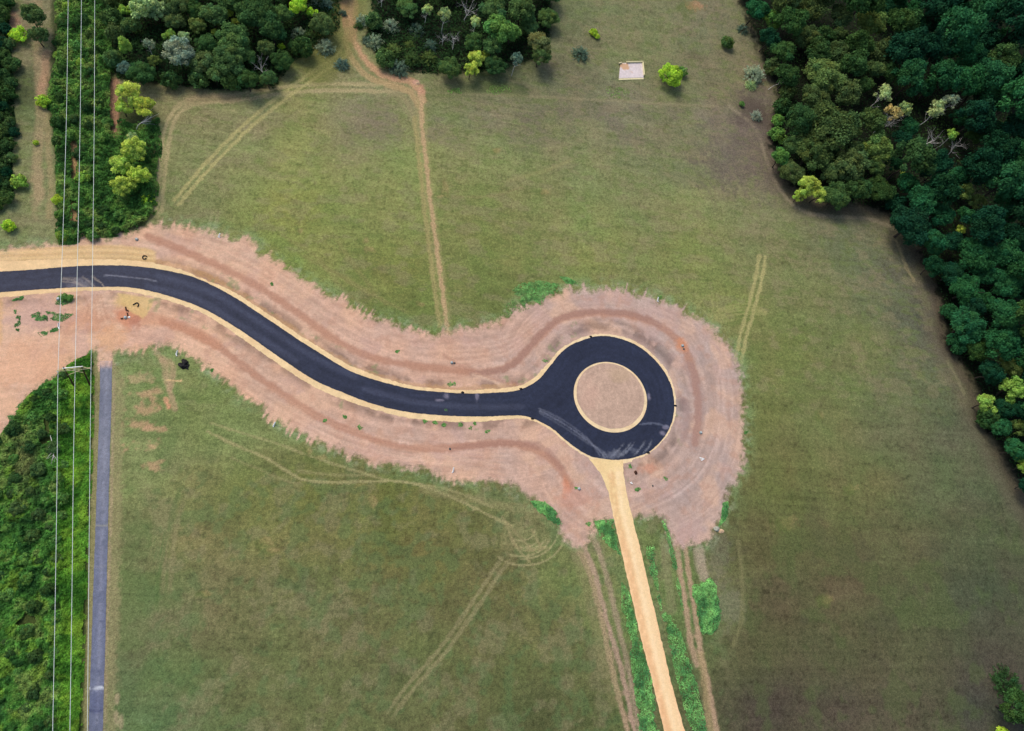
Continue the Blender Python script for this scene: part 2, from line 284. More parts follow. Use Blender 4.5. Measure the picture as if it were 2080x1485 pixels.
    s.line([(198, 760), (196, 860), (192, 960), (189, 1060), (185, 1200), (180, 1330), (176, 1490)], 11, (140, 134, 94), 0.8, soft=5, nz=0.4)
    for u, v in ((238, 1420), (246, 1470), (236, 1460)): s.blob(u, v, 4, 14, (178, 158, 130), 0.5)
    # garden-like bare strips beside the old path
    BE = (196, 156, 124)
    for u, v, a, b in ((282, 770, 26, 9), (292, 800, 28, 8), (294, 832, 22, 8), (284, 864, 20, 8), (315, 870, 20, 6), (308, 905, 15, 9), (272, 907, 14, 7), (310, 945, 16, 9), (250, 905, 6, 10)):
        s.blob(u, v, a, b, (184, 158, 122) if v < 790 else BE, 0.55, rag=2.2, soft=0.6)
    s.line([(318, 715), (335, 740), (338, 770), (346, 800), (356, 830)], 7, (184, 154, 124), 0.5, nz=0.9); s.line([(330, 730), (352, 745), (345, 790)], 7, (180, 150, 122), 0.5, nz=0.8)
    s.line([(338, 772), (368, 774)], 2, (206, 176, 130), 0.9); s.line([(336, 810), (342, 828)], 5, (206, 152, 120), 0.8)
    for u, v in ((305, 700), (330, 707), (262, 722), (245, 727)): s.blob(u, v, 14, 5, (92, 112, 66), 0.6, rag=1.2)
    # bare spots and mole heaps in the field
    for u, v, a, b in ((757, 1022, 7, 12), (650, 930, 14, 6), (628, 918, 5, 7), (905, 382, 6, 10), (1008, 306, 9, 5), (750, 506, 9, 5), (742, 488, 6, 5), (855, 617, 8, 6), (890, 400, 6, 3), (1108, 390, 8, 5), (1668, 843, 6, 6), (1736, 992, 8, 6), (540, 1098, 10, 8), (550, 1118, 10, 4), (1604, 1063, 14, 11), (1684, 1218, 10, 7), (1412, 12, 14, 9), (420, 1205, 10, 4), (1516, 882, 8, 7), (610, 470, 4, 6)):
        s.blob(u, v, a, b, (176, 152, 108) if v > 100 else (196, 140, 112), 0.6 if u < 1450 or v < 100 else 0.3, rag=1.9, soft=0.6); s.blob(u - a, v + b * 0.5, a * 1.6, b * 1.5, (88, 104, 54), 0.5, rag=1.3)
    # left track between the hedges
    s.line([(74, -30), (76, 60), (80, 150), (84, 210), (80, 260), (76, 330), (80, 400)], 11, (164, 142, 110), 0.5, nz=0.9, soft=9)
    s.line([(95, 110), (92, 150), (84, 190)], 10, (178, 138, 110), 0.5, nz=0.8); s.line([(98, 200), (98, 300), (104, 380), (98, 440)], 7, (160, 142, 106), 0.5, nz=0.8)
    s.blob(20, 45, 26, 16, (150, 112, 96), 0.6, rag=1.2); s.blob(75, 390, 12, 46, (166, 146, 114), 0.5, rag=1.2)
    for p in ([(150, 285), (154, 340), (152, 365)], [(150, 420), (148, 460)], [(168, 190), (172, 240)]): s.line(p, 9, (176, 142, 102), 0.7, nz=0.8)
    s.line([(233, 170), (232, 220), (236, 270)], 12, (160, 122, 98), 0.8, nz=0.5)
    # track bed beside the sand track: grey-pink ruts
    RU = (172, 146, 120)
    s.line([(1158, 1075), (1172, 1110), (1200, 1170), (1225, 1270), (1248, 1380), (1276, 1490)], 6, RU, 0.75, nz=0.4); s.line([(1172, 1078), (1186, 1110), (1212, 1180), (1238, 1280), (1262, 1360), (1290, 1490)], 5.5, (176, 148, 130), 0.75, nz=0.4)
    s.line([(1205, 1090), (1232, 1170), (1254, 1260), (1272, 1340), (1300, 1490)], 6, (166, 144, 124), 0.55, nz=0.6); s.line([(1160, 1085), (1195, 1190), (1220, 1300), (1250, 1420)], 16, (136, 132, 92), 0.4)
    s.line([(1374, 1100), (1382, 1160), (1394, 1240), (1404, 1310), (1416, 1350)], 6, RU, 0.8, nz=0.4); s.line([(1390, 1100), (1400, 1170), (1412, 1240), (1422, 1320), (1440, 1400), (1456, 1490)], 6, RU, 0.8, nz=0.4)
    s.line([(1424, 1330), (1434, 1410), (1444, 1490)], 8, (160, 142, 104), 0.6); s.line([(1420, 1120), (1425, 1150), (1430, 1170)], 12, (190, 168, 152), 0.5, nz=0.9)
    s.line([(1350, 1100), (1356, 1170), (1366, 1240)], 10, (136, 130, 98), 0.5, nz=0.8); s.blob(1480, 1230, 26, 40, (124, 122, 100), 0.5, rag=1.2); s.line([(1500, 1100), (1508, 1180), (1506, 1260), (1490, 1310)], 5, (124, 122, 84), 0.5)
    s.blob(1460, 1130, 22, 40, (120, 116, 98), 0.4, rag=1.2)
    # greens along the raw earth
    d0, S0 = signed(U, V, DIRT) if len(U) else (U, U)
    band = np.exp(-((d0 + 12) / 14) ** 2) * sstep(0.42, 0.62, s.n2 * 0.6 + s.n1 * 0.4)
    s.mix(A, band * 0.6, (116, 142, 94))
    band = np.exp(-((d0 + 10) / 9) ** 2) * sstep(0.58, 0.68, fbm(X, Y, 2.0, 88, 3))
    s.mix(A, band * 0.4, (150, 160, 130))
    # woodland floor: dark litter, deepened to near-black to paint in the canopy's shade
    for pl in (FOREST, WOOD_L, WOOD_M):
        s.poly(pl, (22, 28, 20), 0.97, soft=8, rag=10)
    s.blob(660, 110, 60, 40, (104, 108, 62), 0.5); s.line([(650, 140), (690, 70), (696, 10)], 50, (108, 110, 60), 0.6, soft=20); s.line([(735, -10), (732, 30)], 14, (118, 122, 66), 0.6)
    s.poly([(-80, 880), (0, 885), (60, 800), (150, 735), (188, 714), (196, 760), (190, 1000), (182, 1250), (172, 1530), (-80, 1530)], (62, 76, 36), 0.9, soft=3, rag=4)
    s.poly([(104, -80), (104, 120), (96, 200), (112, 300), (118, 480), (150, 500), (235, 480), (300, 460), (312, 400), (318, 230), (232, 170), (235, -80)], (54, 66, 36), 0.85, soft=5, rag=6)
    s.line([(198, 740), (197, 860), (193, 960), (190, 1060), (186, 1200), (181, 1330), (176, 1500)], 10, (136, 132, 90), 0.85, soft=5, nz=0.5)
    for u, v, a, b in ((66, 1000, 10, 20), (20, 1050, 6, 40), (125, 1010, 10, 14), (40, 1165, 9, 6), (24, 1320, 8, 9), (70, 1020, 8, 10)): s.blob(u, v, a, b, (150, 122, 92), 0.8, rag=1)
    for p in ([(150, 285), (154, 340), (152, 365)], [(150, 420), (148, 460)]): s.line(p, 9, (176, 142, 102), 0.75, nz=0.5)
    s.line([(233, 170), (232, 220), (236, 270)], 10, (160, 122, 98), 0.8, nz=0.5)
    # ---------------- raw earth
    base = np.array([[(208, 164, 136), (196, 158, 138), (178, 150, 138)]])
    t = U
    e0, e1, e2 = lin((206, 164, 138)), lin((197, 158, 138)), lin((180, 152, 140))
    k1 = sstep(300, 850, t)[:, None]; k2 = sstep(850, 1450, t)[:, None]
    earth = (e0 * (1 - k1) + e1 * k1) * (1 - k2) + e2 * k2
    earth = earth * np.array([0.95, 1.03, 1.05])
    D, S, SD = dist_line(U, V, ROAD_C); D2 = D * np.sign(SD)
    stx = fbm(S / 60, D2 / 3.2, 1.0, 91, 3); sty = fbm(S / 130, D2 / 9, 1.0, 95, 3)
    earth = earth * (1 + (stx - 0.5) * 0.34 + (sty - 0.5) * 0.26 + (s.n1 - 0.5) * 0.30 + (s.n2 - 0.5) * 0.22)[:, None]
    earth *= 1 + ((fbm(X, Y, 7, 99, 3) - 0.5)[:, None]) * np.array([0.10, 0.0, -0.10]) * 1.6
    gate = 0.35 + 0.65 * sstep(0.35, 0.6, vnoise(S / 45, S * 0, 8)); ang = ((0.6 * vnoise(S / 7, D / 90, 6) + 0.4 * vnoise(S / 3.2, D / 90, 13)) ** 3 - 0.15) * 46 * gate * sstep(-2, 14, 30 - np.abs(d0))
    dm = d0 + ang * 0.9 + (s.n1 - 0.5) * 16 + (s.n2 - 0.5) * 10 + (n0 - 0.5) * 14
    m = sstep(-10.0, 6.0, dm)
    s.mix(A, m, earth); s.dirt = dm
    s.mix(A, m * sstep(0.5, 0.66, fbm(X, Y, 10, 221, 4)) * 0.4, (214, 176, 146)); s.mix(A, m * sstep(0.54, 0.68, fbm(X, Y, 8, 225, 4)) * 0.35, (180, 150, 142)); s.mix(A, m * sstep(0.58, 0.7, fbm(X, Y, 3, 229, 4)) * 0.3, (176, 134, 112))
    dry = lin((200, 178, 148))
    wk = np.exp(-((D - 40) / 12) ** 2) * m * sstep(0.4, 0.6, s.n2) * 0.45
    s.mix(A, wk, dry)
    MT = DIRT_MUD
    def onearth(f):
        c0 = s.col.copy(); f(); s.col = c0 + (s.col - c0) * m[:, None]
    def paint():
        s.line([(300, 480), (350, 500), (410, 526), (470, 553), (540, 592), (600, 632), (660, 676), (710, 706), (770, 730), (850, 744), (920, 752), (990, 756), (1040, 740), (1070, 712), (1100, 680), (1135, 650), (1180, 638), (1240, 636), (1300, 646), (1350, 668), (1385, 700), (1404, 740), (1415, 790), (1418, 850), (1412, 900)], 8, (168, 124, 102), 0.72, nz=0.3, soft=7)
        s.line([(960, 760), (1030, 748), (1066, 716), (1100, 676), (1140, 646), (1200, 633), (1280, 637), (1340, 660)], 7, (146, 116, 106), 0.55, nz=0.3, soft=6)
        s.line([(1400, 745), (1418, 800), (1420, 860), (1408, 900)], 14, (146, 124, 120), 0.45, nz=0.5, soft=8); s.line([(1390, 815), (1396, 850), (1390, 890)], 9, (150, 128, 124), 0.5)
        s.line([(330, 655), (390, 675), (450, 710), (500, 748), (560, 792), (620, 830), (680, 862), (740, 885), (800, 905), (880, 912), (960, 905), (1030, 900), (1090, 915), (1130, 945), (1160, 985)], 9, (168, 124, 102), 0.72, nz=0.3, soft=6)
        s.line([(920, 914), (1000, 902), (1060, 900), (1110, 915), (1140, 950)], 7, (150, 114, 102), 0.5, nz=0.4)
        s.line([(250, 640), (320, 650), (380, 668), (440, 700)], 14, (186, 136, 108), 0.5, soft=8)
        for k in range(9):
            o = 6 + k * 5.5
            s.line([(880, 690 + o), (960, 688 + o), (1030, 672 + o), (1080, 645 + o * 0.8), (1130, 622 + o * 0.5)], 2, (214, 180, 156) if k % 2 else (176, 138, 120), 0.20, fade=40)
        for k in range(7):
            o = k * 7
            s.line([(330 + o, 470 + o * 0.6), (430, 486 + o), (520, 520 + o), (600, 572 + o), (680, 625 + o)], 2.2, (218, 184, 154) if k % 2 else (184, 140, 116), 0.18, fade=40)
            s.line([(430 - o, 740 - o * 0.4), (520, 810 - o), (620, 868 - o), (720, 912 - o), (840, 938 - o), (960, 960 - o * 1.2), (1060, 980 - o * 1.4)], 2.2, (220, 184, 156) if k % 2 else (186, 144, 120), 0.2, fade=50)
            s.line([(1300, 612 + o), (1400, 650 + o * 0.8), (1460, 710), (1492 - o, 790), (1494 - o, 900), (1470 - o, 980), (1420 - o, 1050)], 2.4, (200, 172, 156) if k % 2 else (164, 136, 126), 0.2, fade=50)
        s.line([(960, 760), (1000, 772), (1040, 800)], 4, (214, 184, 158), 0.5); s.line([(900, 720), (940, 745), (1000, 770), (1060, 782)], 3, (164, 122, 104), 0.5)
        s.blob(1385, 700, 12, 14, (206, 138, 96), 0.5, rag=1); s.blob(1150, 990, 8, 20, (204, 132, 98), 0.55, rag=1); s.blob(1318, 952, 16, 9, (186, 130, 106), 0.6, rag=1.2)
        s.blob(1170, 1010, 40, 24, (190, 136, 114), 0.4, rag=1.2); s.blob(262, 640, 26, 24, (196, 128, 96), 0.65, rag=1); s.blob(275, 655, 12, 10, (160, 112, 98), 0.5)
        s.blob(150, 650, 70, 26, (190, 138, 110), 0.5, rag=1); s.blob(230, 690, 30, 26, (216, 166, 120), 0.5); s.blob(60, 740, 80, 50, (216, 168, 134), 0.5)
        s.blob(70, 640, 80, 30, (186, 156, 146), 0.6, rag=1); s.blob(165, 700, 14, 40, (190, 160, 150), 0.5); s.blob(1400, 1090, 30, 40, (184, 156, 148), 0.5); s.blob(1290, 905, 40, 12, (180, 160, 144), 0.3)
        s.blob(255, 612, 22, 14, (200, 172, 112), 0.75, rag=0.7); s.poly([(238, 596), (312, 606), (308, 625), (298, 640), (290, 648), (262, 632)], (206, 178, 122), 0.8, soft=2, rag=2)
        s.poly(STRAW, (214, 184, 132), 0.65, soft=2.5, rag=2); 
        for k in range(5): s.line([(0, 508 + k * 6), (120, 504 + k * 6), (230, 502 + k * 6), (310, 510 + k * 5)], 2, (224, 196, 140) if k % 2 else (192, 158, 106), 0.45)
        s.line([(320, 532), (420, 560), (520, 620), (650, 708), (760, 764), (900, 789), (1040, 786)], 7, (186, 146, 96), 0.45, nz=0.9, jit=2)
        s.poly([(0, 604), (6, 604), (5, 690), (0, 700), (-30, 700)], (206, 168, 120), 0.6, soft=3)
        s.line([(1210, 1078), (1208, 1056), (1245, 1050)], 6, (210, 172, 150), 0.4); s.line([(1358, 1060), (1362, 1090), (1372, 1110)], 5, (188, 160, 148), 0.6)
        for k in range(6): s.line([(1268 + k * 4, 1042 - k * 2), (1300 + k * 7, 1030 - k * 5), (1340 + k * 8, 1010 - k * 9)], 2, (160, 130, 118) if k % 2 else (196, 168, 150), 0.45)
        for k in range(5): s.line([(170 + k * 9, 600), (180 + k * 8, 625 + k), (172 + k * 12, 650)], 2, (166, 120, 94), 0.35)
        for u in range(900, 1010, 14): s.line([(u + 240, 720), (u + 236, 700)], 2.5, (160, 134, 122), 0.3)
    onearth(paint)
    # thin green regrowth on the earth
    gsp = sstep(0.66, 0.76, fbm(X, Y, 2.4, 77, 3)) * sstep(0.46, 0.6, fbm(X, Y, 13, 79, 2)) * m * (np.abs(D - 42) < 17)
    s.mix(A, gsp * 0.55, (122, 136, 92))
    return s

# ------------------------------------------------------------------ materials
def surface_mat(name, rough=0.95, grain=6.0, amp=0.28, fine=26.0, bump=0.25, spec=0.1):
    m = bpy.data.materials.new(name); m.use_nodes = True; t = m.node_tree; b = t.nodes['Principled BSDF']; L = t.links.new
    a = t.nodes.new('ShaderNodeVertexColor'); a.layer_name = 'col'
    tc = t.nodes.new('ShaderNodeTexCoord')
    n = t.nodes.new('ShaderNodeTexNoise'); n.inputs['Scale'].default_value = 1.0 / 0.9 * grain / 6; n.inputs['Detail'].default_value = 8; n.inputs['Roughness'].default_value = 0.72
    n2 = t.nodes.new('ShaderNodeTexNoise'); n2.inputs['Scale'].default_value = fine / 10; n2.inputs['Detail'].default_value = 4; n2.inputs['Roughness'].default_value = 0.8
    L(tc.outputs['Object'], n.inputs['Vector']); L(tc.outputs['Object'], n2.inputs['Vector'])
    r = t.nodes.new('ShaderNodeMapRange'); r.inputs[1].default_value = 0.3; r.inputs[2].default_value = 0.7; r.inputs[3].default_value = 1 - amp; r.inputs[4].default_value = 1 + amp
    r2 = t.nodes.new('ShaderNodeMapRange'); r2.inputs[1].default_value = 0.3; r2.inputs[2].default_value = 0.7; r2.inputs[3].default_value = 1 - amp * 1.3; r2.inputs[4].default_value = 1 + amp * 1.3
    L(n.outputs[0], r.inputs[0]); L(n2.outputs[0], r2.inputs[0])
    mu = t.nodes.new('ShaderNodeMath'); mu.operation = 'MULTIPLY'; L(r.outputs[0], mu.inputs[0]); L(r2.outputs[0], mu.inputs[1])
    vm = t.nodes.new('ShaderNodeVectorMath'); vm.operation = 'SCALE'; L(a.outputs[0], vm.inputs[0]); L(mu.outputs[0], vm.inputs['Scale'])
    L(vm.outputs[0], b.inputs['Base Color']); b.inputs['Roughness'].default_value = rough; b.inputs['Specular IOR Level'].default_value = spec
    if bump:
        bp = t.nodes.new('ShaderNodeBump'); bp.inputs['Strength'].default_value = bump; bp.inputs['Distance'].default_value = 0.25
        L(n2.outputs[0], bp.inputs['Height']); L(bp.outputs[0], b.inputs['Normal'])
    return m
def plain_mat(name, col, rough=0.7, amp=0.15, scale=3.0, metal=0.0, spec=0.3):
    m = bpy.data.materials.new(name); m.use_nodes = True; t = m.node_tree; b = t.nodes['Principled BSDF']; L = t.links.new
    tc = t.nodes.new('ShaderNodeTexCoord'); n = t.nodes.new('ShaderNodeTexNoise'); n.inputs['Scale'].default_value = scale; n.inputs['Detail'].default_value = 5
    r = t.nodes.new('ShaderNodeMapRange'); r.inputs[1].default_value = 0.3; r.inputs[2].default_value = 0.7; r.inputs[3].default_value = 1 - amp; r.inputs[4].default_value = 1 + amp
    L(tc.outputs['Object'], n.inputs['Vector']); L(n.outputs[0], r.inputs[0])
    vm = t.nodes.new('ShaderNodeVectorMath'); vm.operation = 'SCALE'; vm.inputs[0].default_value = tuple(lin(col)); L(r.outputs[0], vm.inputs['Scale'])
    L(vm.outputs[0], b.inputs['Base Color']); b.inputs['Roughness'].default_value = rough; b.inputs['Metallic'].default_value = metal; b.inputs['Specular IOR Level'].default_value = spec
    return m
def leaf_mat(name, trans=0.25):
    """foliage: object colour times the leaf's own tint"""
    m = bpy.data.materials.new(name); m.use_nodes = True; t = m.node_tree; L = t.links.new
    for n in list(t.nodes):
        if n.type == 'BSDF_PRINCIPLED': t.nodes.remove(n)
    out = t.nodes['Material Output']
    oi = t.nodes.new('ShaderNodeObjectInfo'); a = t.nodes.new('ShaderNodeVertexColor'); a.layer_name = 'tint'
    mx = t.nodes.new('ShaderNodeMix'); mx.data_type = 'RGBA'; mx.blend_type = 'MULTIPLY'; mx.inputs[0].default_value = 1.0
    L(oi.outputs['Color'], mx.inputs[6]); L(a.outputs[0], mx.inputs[7])
    d = t.nodes.new('ShaderNodeBsdfDiffuse'); tr = t.nodes.new('ShaderNodeBsdfTranslucent'); ms = t.nodes.new('ShaderNodeMixShader'); ms.inputs[0].default_value = trans
    L(mx.outputs[2], d.inputs[0]); L(mx.outputs[2], tr.inputs[0]); L(d.outputs[0], ms.inputs[1]); L(tr.outputs[0], ms.inputs[2]); L(ms.outputs[0], out.inputs[0])
    return m
M_GROUND = surface_mat('turf', amp=0.36, bump=0.6)
M_EARTH = surface_mat('raw_earth', amp=0.14, bump=0.3)
M_ROAD = surface_mat('asphalt', rough=0.8, amp=0.22, fine=40, bump=0.15, spec=0.2)
M_SAND = surface_mat('sand', amp=0.08, bump=0.15)
M_LEAF = leaf_mat('leaves'); M_WEED = leaf_mat('weeds', 0.3)
M_BARK = plain_mat('bark', (62, 56, 50), 0.95, 0.3); M_PALE = plain_mat('pale_bark', (206, 204, 200), 0.8, 0.2)

def mesh_np(name, V, Fq, mat, cols=None, layer='col', smooth_=False):
    """mesh from numpy: V (n,3), Fq (m,k) with k = 3 or 4, cols (n,3) per vertex"""
    V = np.ascontiguousarray(V, np.float32); Fq = np.ascontiguousarray(Fq, np.int32); k = Fq.shape[1]
    me = bpy.data.meshes.new(name); me.vertices.add(len(V)); me.vertices.foreach_set('co', V.ravel())
    me.loops.add(Fq.size); me.loops.foreach_set('vertex_index', Fq.ravel())
    me.polygons.add(len(Fq)); me.polygons.foreach_set('loop_start', np.arange(0, Fq.size, k, dtype=np.int32))
    me.update(calc_edges=True)
    if cols is not None:
        a = me.color_attributes.new(layer, 'FLOAT_COLOR', 'POINT')
        a.data.foreach_set('color', np.hstack([cols, np.ones((len(cols), 1))]).astype(np.float32).ravel())
    if smooth_: me.polygons.foreach_set('use_smooth', np.ones(len(Fq), bool))
    me.materials.append(mat); me.validate()
    return me
def link(name, me, parent=None, **k):
    o = bpy.data.objects.new(name, me); C.objects.link(o)
    if parent: o.parent = parent
    for q, v in k.items(): o[q] = v
    return o

# ------------------------------------------------------------------ ground sheet: fine where it is seen, stretching to the horizon
def axis(lo, hi, st, hi2, st2, far=9000):
    a = list(np.arange(lo, hi, st)) + list(np.arange(hi, hi2, st2)); e = st * 4; b = []
    x = a[0]
    while x > -far: e *= 1.5; x -= e; b.append(x)
    e = st2 * 2; x = a[-1]
    while x < far: e *= 1.5; x += e; a.append(x)
    return np.array(b[::-1] + a)
GX = axis(-165, 232, 0.42, 350, 1.6); GY = axis(-30, 245, 0.42, 350, 0.9)
XX, YY = np.meshgrid(GX, GY, indexing='ij')
near = (XX > -185) & (XX < 380) & (YY > -45) & (YY < 380)
gc = np.zeros(XX.shape + (3,)); gc[...] = lin((112, 117, 78)); dirt = np.full(XX.shape, -99.0)
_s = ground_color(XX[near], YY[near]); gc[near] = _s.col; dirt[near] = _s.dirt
idx = np.arange(XX.size).reshape(XX.shape)
FQ = np.stack([idx[:-1, :-1], idx[1:, :-1], idx[1:, 1:], idx[:-1, 1:]], -1).reshape(-1, 4)
V3 = np.stack([XX, YY, np.zeros_like(XX)], -1).reshape(-1, 3); gc = gc.reshape(-1, 3)
link('ground', mesh_np('ground', V3, FQ, M_GROUND, gc), kind='structure')
_dk = (dirt.reshape(-1)[FQ] > 0).all(1)
_f = FQ[_dk]; _u, _inv = np.unique(_f, return_inverse=True)
link('bare_earth', mesh_np('bare_earth', V3[_u] + np.array([0, 0, 0.012]), _inv.reshape(-1, 4), M_EARTH, gc[_u]), kind='structure')

def sheet(name, outer, holes, z, step, colf, mat, skirt=None):
    """a flat sheet with an exact traced edge, inner points every `step` metres"""
    rings = [np.array([P(u, v)[:2] for u, v in r]) for r in [outer] + holes]
    pts = []; ed = []
    for r in rings:
        b = len(pts); n = len(r); pts += [Vector(q) for q in r]; ed += [(b + i, b + (i + 1) % n) for i in range(n)]
    lo, hi = rings[0].min(0), rings[0].max(0)
    gx, gy = np.meshgrid(np.arange(lo[0], hi[0], step), np.arange(lo[1], hi[1], step), indexing='ij'); gx = gx.ravel(); gy = gy.ravel()
    _j = np.random.RandomState(3); gx = gx + _j.uniform(-.2, .2, gx.size) * step; gy = gy + _j.uniform(-.2, .2, gy.size) * step
    d, _ = signed(gx, gy, rings[0]); ok = d > step * 0.4
    for r in rings[1:]:
        d, _ = signed(gx, gy, r); ok &= d < -step * 0.4
    pts += [Vector((a, b)) for a, b in zip(gx[ok], gy[ok])]
    vo, eo, fo, *_r = delaunay_2d_cdt(pts, ed, [], 0, 1e-5)
    V = np.array([(p.x, p.y) for p in vo]); T = np.array([f for f in fo if len(f) == 3])
    c = V[T].mean(1); ok = inside(c[:, 0], c[:, 1], rings[0])
    for r in rings[1:]: ok &= ~inside(c[:, 0], c[:, 1], r)
    T = T[ok]; col = colf(V[:, 0], V[:, 1])
    me = mesh_np(name, np.column_stack([V, np.full(len(V), z)]), T, mat, col)
    return link(name, me, kind='structure')
def road_color(X, Y):
    s = Canvas(X, Y); s.col[:] = lin((44, 50, 68)); U, V = s.U, s.V
    A = np.arange(len(U)); s.mix(A, 0.75 * (1 - sstep(200, 700, U)), (60, 63, 78)); s.mix(A, 0.5 * sstep(900, 1150, U), (34, 42, 63))
    D, S, SD = dist_line(U, V, ROAD_C)
    s.col *= (1 + (fbm(S / 50, D * np.sign(SD) / 5, 1, 3, 3) - 0.5) * 0.5 + (s.n1 - 0.5) * 0.35 + (s.n2 - 0.5) * 0.2)[:, None]
    LT = (150, 156, 174)
    for o, a in ((0, 0.2), (10, 0.3), (21, 0.16)):
        s.line([(1095, 830 + o * 0.4), (1130, 846 + o * .6), (1165, 868 + o * .6), (1195, 893 + o * .4), (1212 + o * .5, 915), (1222 + o * .6, 931)], 1.3, LT, a, nz=0.9, soft=1.8)
    for k in (0, 2, 3, 6, 8):
        u = 1236 + k * 8; s.line([(u, 932 - k * .6), (u + 16, 918 - k), (u + 34 - k, 898 - k)], 1.4, (180, 186, 198), 0.22, nz=1.0, fade=12, soft=1.6)
    s.blob(1245, 922, 16, 7, (150, 156, 172), 0.25, rag=2); s.blob(1290, 916, 16, 6, (130, 138, 156), 0.3, rag=2)
    for u, v, a, b in ((907, 805, 6, 6), (896, 813, 8, 2), (969, 806, 3, 8), (1318, 805, 3, 8), (1352, 868, 6, 4), (1346, 880, 6, 4)): s.blob(u, v, a, b, (136, 132, 150), 0.6, rag=1)
    s.line([(1300, 862), (1330, 860), (1358, 868)], 2, (110, 118, 138), 0.5)
    SD_ = (206, 190, 168)
    for p in ([(125, 568), (145, 569), (162, 577), (180, 585)], [(128, 572), (150, 574), (172, 584)], [(168, 563), (180, 571), (194, 584)], [(188, 562), (205, 575), (212, 584)], [(130, 565), (156, 566)]):
        s.line(p, 1.2, SD_, 0.3, nz=1.0, soft=2.0)
    s.line([(212, 560), (230, 560), (262, 563), (290, 566), (318, 571)], 0.8, (170, 172, 186), 0.34, nz=1.0, soft=1.5)
    s.blob(165, 578, 26, 8, (140, 136, 142), 0.4, rag=1.4)
    for p in ([(320, 560), (420, 590), (520, 650), (620, 715), (720, 765)], [(300, 582), (400, 608), (500, 668), (600, 732)], [(740, 790), (850, 818), (960, 826), (1060, 826)]): s.line(p, 5, (84, 90, 112), 0.25, soft=6)
    return s.col
def sand_color(X, Y):
    s = Canvas(X, Y); U, V = s.U, s.V; s.col[:] = lin((226, 200, 154))
    A = np.arange(len(U)); s.mix(A, 0.6 * (1 - sstep(60, 350, U)), (224, 190, 144)); s.mix(A, 0.5 * sstep(1080, 1200, U), (226, 208, 172))
    s.col *= (1 + (s.n1 - 0.5) * 0.30 + (s.n2 - 0.5) * 0.30)[:, None]
    s.mix(A, sstep(0.56, 0.7, s.n2) * 0.35, (196, 162, 122))
    return s.col
def track_color(X, Y):
    s = Canvas(X, Y); U, V = s.U, s.V; s.col[:] = lin((228, 202, 150)); A = np.arange(len(U))
    s.mix(A, 0.85 * sstep(1020, 1140, V), (236, 196, 150)); s.mix(A, 0.4 * sstep(1250, 1480, V), (234, 186, 142))
    s.col *= (1 + (s.n1 - 0.5) * 0.12 + (s.n2 - 0.5) * 0.10)[:, None]
    e = smooth([(1262, 960), (1272, 1040), (1292, 1120), (1310, 1200), (1330, 1290), (1354, 1390), (1380, 1490)], 4)
    s.line(e - np.array([4, 0]), 12, (232, 206, 160), 0.7, sm=False, nz=0.3)
    for o in (-16, -9, 1): s.line(e + np.array([o - 8, 0]), 3, (206, 158, 112) if o < 0 else (244, 222, 184), 0.45, sm=False, nz=0.8)
    s.mix(A, sstep(0.58, 0.7, fbm(X, Y, 3, 231, 4)) * 0.25, (210, 172, 126)); s.mix(A, sstep(0.6, 0.7, fbm(X, Y / 3, 1.2, 235, 3)) * 0.3, (244, 214, 172))
    return s.col
def path_color(X, Y):
    s = Canvas(X, Y); U, V = s.U, s.V; s.col[:] = lin((116, 121, 136)); A = np.arange(len(U))
    s.mix(A, 0.7 * sstep(900, 1200, V), (97, 105, 130)); s.mix(A, 0.85 * sstep(0, 14, 752 - V), (202, 168, 148))
    lo = np.interp(V, [733, 1000, 1485], [215, 208, 195])
    x = (U - lo) / 13; stk = fbm(X / 0.35, Y / 14, 1.0, 44, 3); s.col *= (1 + (stk - 0.5) * 0.34 + (s.n2 - 0.5) * 0.22 + (s.n1 - 0.5) * 0.2)[:, None]
    s.mix(A, 0.25 * np.exp(-((x - 0.15) / 0.28) ** 2) * (s.n2 > 0.4), (158, 160, 174)); s.mix(A, 0.5 * sstep(0.72, 1.0, np.abs(x)) * sstep(0.4, 0.6, s.n1), (90, 92, 108))
    for v, c, a in ((1067, (150, 150, 130), 0.6), (1396, (200, 206, 214), 0.8), (1399, (190, 196, 206), 0.5), (1262, (70, 76, 104), 0.6), (1361, (74, 80, 108), 0.6), (1443, (56, 62, 92), 0.8), (1150, (150, 152, 160), 0.3)):
        s.line([(170, v), (195, v + 1.5), (225, v - 1)], 1.8, c, a, sm=False, nz=0.8)
    s.blob(195, 1425, 14, 20, (74, 82, 116), 0.5, rag=0.8)
    return s.col
def island_color(X, Y):
    s = Canvas(X, Y); U, V = s.U, s.V; s.col[:] = lin((182, 156, 138))
    r = np.hypot(U - 1236, V - 800); a = np.arctan2(V - 800, U - 1236)
    st = fbm(r / 3, a * 4, 1, 12, 3); sx = fbm(U / 4, V / 30, 1, 15, 3)
    s.col *= (1 + (st - 0.5) * 0.34 + (s.n1 - 0.5) * 0.22 + (s.n2 - 0.5) * 0.22 + (sx - 0.5) * 0.3 * (U < 1235))[:, None]
    s.blob(1195, 800, 20, 30, (192, 158, 140), 0.5, rag=1); s.blob(1262, 760, 30, 14, (184, 160, 128), 0.4, rag=1)
    return s.col
def _jit(poly, amp, fr=0.25):
    poly = np.asarray(poly); t = np.roll(poly, -1, 0) - np.roll(poly, 1, 0); n = np.stack([-t[:, 1], t[:, 0]], 1); n /= np.hypot(*n.T)[:, None] + 1e-9
    k = np.arange(len(poly)); return poly + n * ((vnoise(k * fr, k * 0 + .5, 4) - .5) * 2 * amp)[:, None]
def dens(poly, step=3.0):
    out = []
    for a, b in zip(poly, np.roll(poly, -1, 0)):
        n = max(1, int(np.hypot(*(b - a)) / step)); out += [a + (b - a) * k / n for k in range(n)]
    return np.array(out)
ISL_IN = _ring(0.925) + np.array([0, -2.4])
